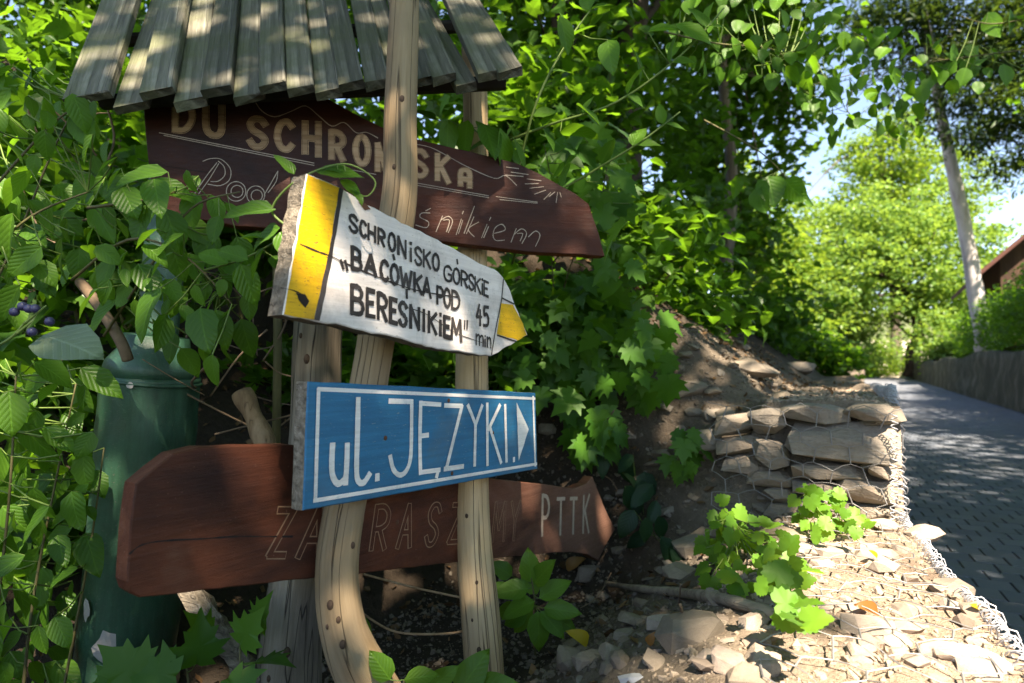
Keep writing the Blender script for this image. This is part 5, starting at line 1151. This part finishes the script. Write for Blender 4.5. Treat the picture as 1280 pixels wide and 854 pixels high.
# understory shrubs on the bank
US = [(845, 330, 4.2, .42, 'beside the slender trunk'), (870, 400, 4.6, .3, 'at the top of the rubble slope'), (810, 360, 3.8, .5, 'below the thick trunk'), (760, 300, 3.4, .5, 'right of the dark upper sign'), (925, 300, 7.9, .6, 'behind the slender trunk'), (955, 400, 6.5, .6, 'at the skyline of the rubble slope'), (1010, 440, 9.0, .45, 'low at the far end of the rubble slope'), (1040, 450, 12.0, .4, 'lowest at the far end of the rubble slope'), (985, 425, 7.5, .4, 'between the skyline shrub and the low far shrub'),
      (690, 400, 3.2, .4, 'above the blue sign right end'), (660, 260, 2.8, .4, 'behind the dark upper sign'), (560, 470, 2.6, .3, 'between the straight and the crooked post'), (510, 420, 2.5, .35, 'behind the white trail sign'), (620, 140, 3.0, .5, 'under the right end of the roof'), (450, 300, 2.7, .45, 'behind the lettering of the dark sign'), (420, 480, 2.4, .28, 'behind the thick grey post'),
      (270, 280, 2.4, .35, 'behind the neck of the green pipe'), (150, 200, 2.4, .4, 'left of the dark upper sign'), (60, 260, 2.1, .4, 'behind the upper left leaves'), (30, 480, 1.8, .3, 'left of the green pipe'), (80, 640, 1.6, .22, 'low left of the green pipe'), (10, 120, 2.6, .5, 'at the upper left corner'), (280, 150, 3.0, .5, 'behind the roof eave'), (130, 340, 2.0, .3, 'above the green pipe shoulder'), (740, 130, 3.6, .5, 'behind the long green branches'), (880, 180, 7.8, .6, 'halfway up the slender trunk')]
for i, (px, py, Z, r, where) in enumerate(US):
    Z = min(Z, zground(px, py)-.12); c_ = at(px, py, Z); b0 = Vector((c_.x+.1, c_.y+.1, min(hz(c_.x+.1, c_.y+.1), c_.z-.2)))
    tree('understory_shrub', 'green understory shrub on the bank ' + where, 'shrub', [b0, b0.lerp(c_, .5)+Vector((.03, 0, 0)), c_], .010, [(tuple(c_), (r, r, r*.8))], int(36*(r/.4)**1.5)+10, 12, .10, .085 if Z < 3.2 else .10, M['fol_mid' if i % 3 else 'fol_dark'], M['stem'], 'mp' if i % 2 else 'ov', .15, 9, 'shrubs on the bank', True, 80+i, limb_r=.45)
# hedge on the wall
hb = []
for v in np.arange(10, 27, .7): hb.append(((WU+.62, v, 2.10), (.5, .8, .92)))
tree('hedge', 'clipped dark green hedge growing on top of the retaining wall', 'hedge', [(WU+.8, 12, 1.2), (WU+.8, 12.1, 1.7)], .04, hb, 900, 26, .14, .10, M['fol_dark'], M['bark_mid'], 'q', .5, 12, None, True, 130)
# shade trees across the road, out of frame
SH = [((5.6, -4.5), 8.6, [((3.2, -2.8, 6.0), (2.6, 2.4, 1.5)), ((5.2, -4.2, 7.4), (3.0, 2.8, 1.8)), ((2.0, -1.2, 5.2), (1.9, 1.7, 1.1)), ((1.6, -3.6, 6.4), (2.2, 2, 1.4))]),
      ((6.0, 1.5), 8.2, [((4.6, 1.0, 6.4), (2.6, 2.6, 1.8)), ((6.6, 2.0, 7.6), (2.6, 2.6, 1.8)), ((3.4, .2, 5.2), (1.6, 1.8, 1.1))]),
      ((6.2, 7.5), 8.5, [((5.0, 7.0, 6.0), (2.5, 2.9, 2.0)), ((7.0, 7.6, 7.6), (2.6, 2.6, 1.9))]),
      ((6.4, 13.5), 8.5, [((5.2, 13, 6.0), (2.4, 3.0, 2.0)), ((7.2, 13.6, 7.6), (2.6, 2.8, 1.9))]),
      ((7.4, 20), 9, [((6.2, 19.5, 6.4), (2.2, 3.2, 2.0)), ((8.4, 20, 8), (2.6, 2.8, 1.9))]),
      ((8.6, 27), 9.5, [((7.4, 26.5, 7), (2.2, 3.2, 2.2)), ((9.2, 27, 8.6), (2.6, 2.8, 2))])]
for i, ((u, v), h, bl_) in enumerate(SH):
    tree('shade_tree', 'tall leafy tree across the road casting dappled shade, ' + ['behind the photographer', 'opposite the signs', 'first along the wall', 'second along the wall', 'third along the wall', 'last along the wall'][i], 'tree', [(u, v, .9), (u-.2, v, h*.4), (u-.6, v-.1, h*.7), (u-.8, v, h*.95)], .2, bl_, [210, 260, 340, 350, 350, 350][i], 44, .30, .16, M['fol_mid'], M['bark_mid'], 'q', .1, 12, 'shade trees across the road', True, 150+i)
tree('added_shade_tree', 'unseen big tree added on the bank to shade the signs and the hillside', 'tree', [(-4.2, .2, 1.7), (-4.0, .3, 3.6), (-3.0, .7, 5.4), (-1.2, 1.2, 6.8)], .22,
     [((-1.0, 1.0, 7.2), (2.4, 2.4, 1.0)), ((.8, 2.2, 7.2), (2.4, 2.4, .9)), ((1.2, 4.4, 8.0), (2.2, 2.2, .9)), ((-1.6, 4.6, 8.2), (2.4, 2.2, .9)), ((2.6, .8, 7.4), (2.0, 2.0, .9)), ((-3, 2, 7.4), (2, 2, .9)), ((.6, -1.4, 6.8), (2.2, 2.0, .9)), ((-1.8, -1.2, 6.8), (2.2, 2.0, .9)), ((-4, 4, 8.4), (2.2, 2.2, .9)), ((1.4, 7.0, 9.4), (2.2, 2.2, .9)), ((3.4, 3.4, 8.2), (2, 2, .9))], 500, 44, .28, .16, M['fol_mid'], M['bark_mid'], 'q', .1, 16, None, True, 170)  # out of frame crown, added to keep sun off the signs and the bank
tree('shade_tree', 'unseen tall tree leaning over the road, added to shade the foliage on the bank', 'tree', [(5.4, -.6, .9), (5.0, -.4, 4), (4.0, .6, 7), (3.0, 1.4, 8.6)], .2,
     [((2.4, 1.9, 8.6), (2.2, 2.0, .9)), ((1.2, 3.4, 8.9), (1.8, 1.6, .8)), ((3.6, 3.2, 9.2), (2.0, 1.8, .9))], 330, 44, .28, .16, M['fol_mid'], M['bark_mid'], 'q', .1, 12, 'shade trees across the road', True, 190)  # extra out of frame crown that blocks sun from the hillside foliage
# ------------------------------------------------------------------ house on the bank
h0 = at(1322, 430, 26); hx = empty('house', (h0.x, h0.y, 1.7), 'brown wooden house with a red brown roof half hidden by trees on the right', 'house')
def hbox(name, x0, x1, y0, y1, z0, z1, mt, parent=hx):
    V = [(x, y, z) for z in (z0, z1) for x, y in ((x0, y0), (x1, y0), (x1, y1), (x0, y1))]
    m = fromdata(name, V, [(3, 2, 1, 0), (4, 5, 6, 7), (0, 1, 5, 4), (1, 2, 6, 5), (2, 3, 7, 6), (3, 0, 4, 7)]); m.materials.append(mt); o = bpy.data.objects.new(name, m); link(o, parent); return o
hbox('plinth', -2.2, 5, -2, 4, -.6, 1.2, M['plaster']); hbox('wall', -2.1, 4.9, -1.9, 3.9, 1.2, 4.0, M['house_wood'])
m = fromdata('roof', [(-3.2, -2.8, 2.9), (-3.2, 4.8, 2.9), (1.4, 4.8, 7.2), (1.4, -2.8, 7.2), (6, -2.8, 2.9), (6, 4.8, 2.9), (-3.2, -2.8, 3.1), (-3.2, 4.8, 3.1), (1.4, 4.8, 7.4), (1.4, -2.8, 7.4), (6, -2.8, 3.1), (6, 4.8, 3.1)], [(6, 9, 8, 7), (9, 10, 11, 8), (0, 1, 2, 3), (3, 2, 5, 4), (0, 3, 9, 6), (3, 4, 10, 9), (1, 7, 8, 2), (2, 8, 11, 5), (0, 6, 7, 1), (4, 5, 11, 10)]); m.materials.append(M['roof_red']); o = bpy.data.objects.new('roof', m); link(o, hx)
m = fromdata('gable', [(-2.1, -1.9, 4.0), (4.9, -1.9, 4.0), (1.4, -1.9, 7.0)], [(0, 1, 2)]); m.materials.append(M['house_wood']); link(bpy.data.objects.new('gable', m), hx)
for x in (-1.3, .6, 2.6):
    o = hbox('window', x, x+1.0, -1.96, -1.89, 1.9, 3.1, M['letter_white']); hbox('pane', x+.1, x+.9, -1.99, -1.965, 2.0, 3.0, M['glass'], o)
# distant wooded hill
V = []; F = []
for i in range(25):
    for j in range(5):
        u = -160+i*16; v = [95, 120, 160, 220, 320][j]; V.append((u, v, -1+j*7+(abs(u)*.10)+4*noise.noise(Vector((u*.03, v*.03, 0)))))
for i in range(24):
    for j in range(4): a = i*5+j; F.append((a, a+5, a+6, a+1))
tag(obj('distant_hill', fromdata('distant_hill', V, F, True), M['bank']), kind='structure')
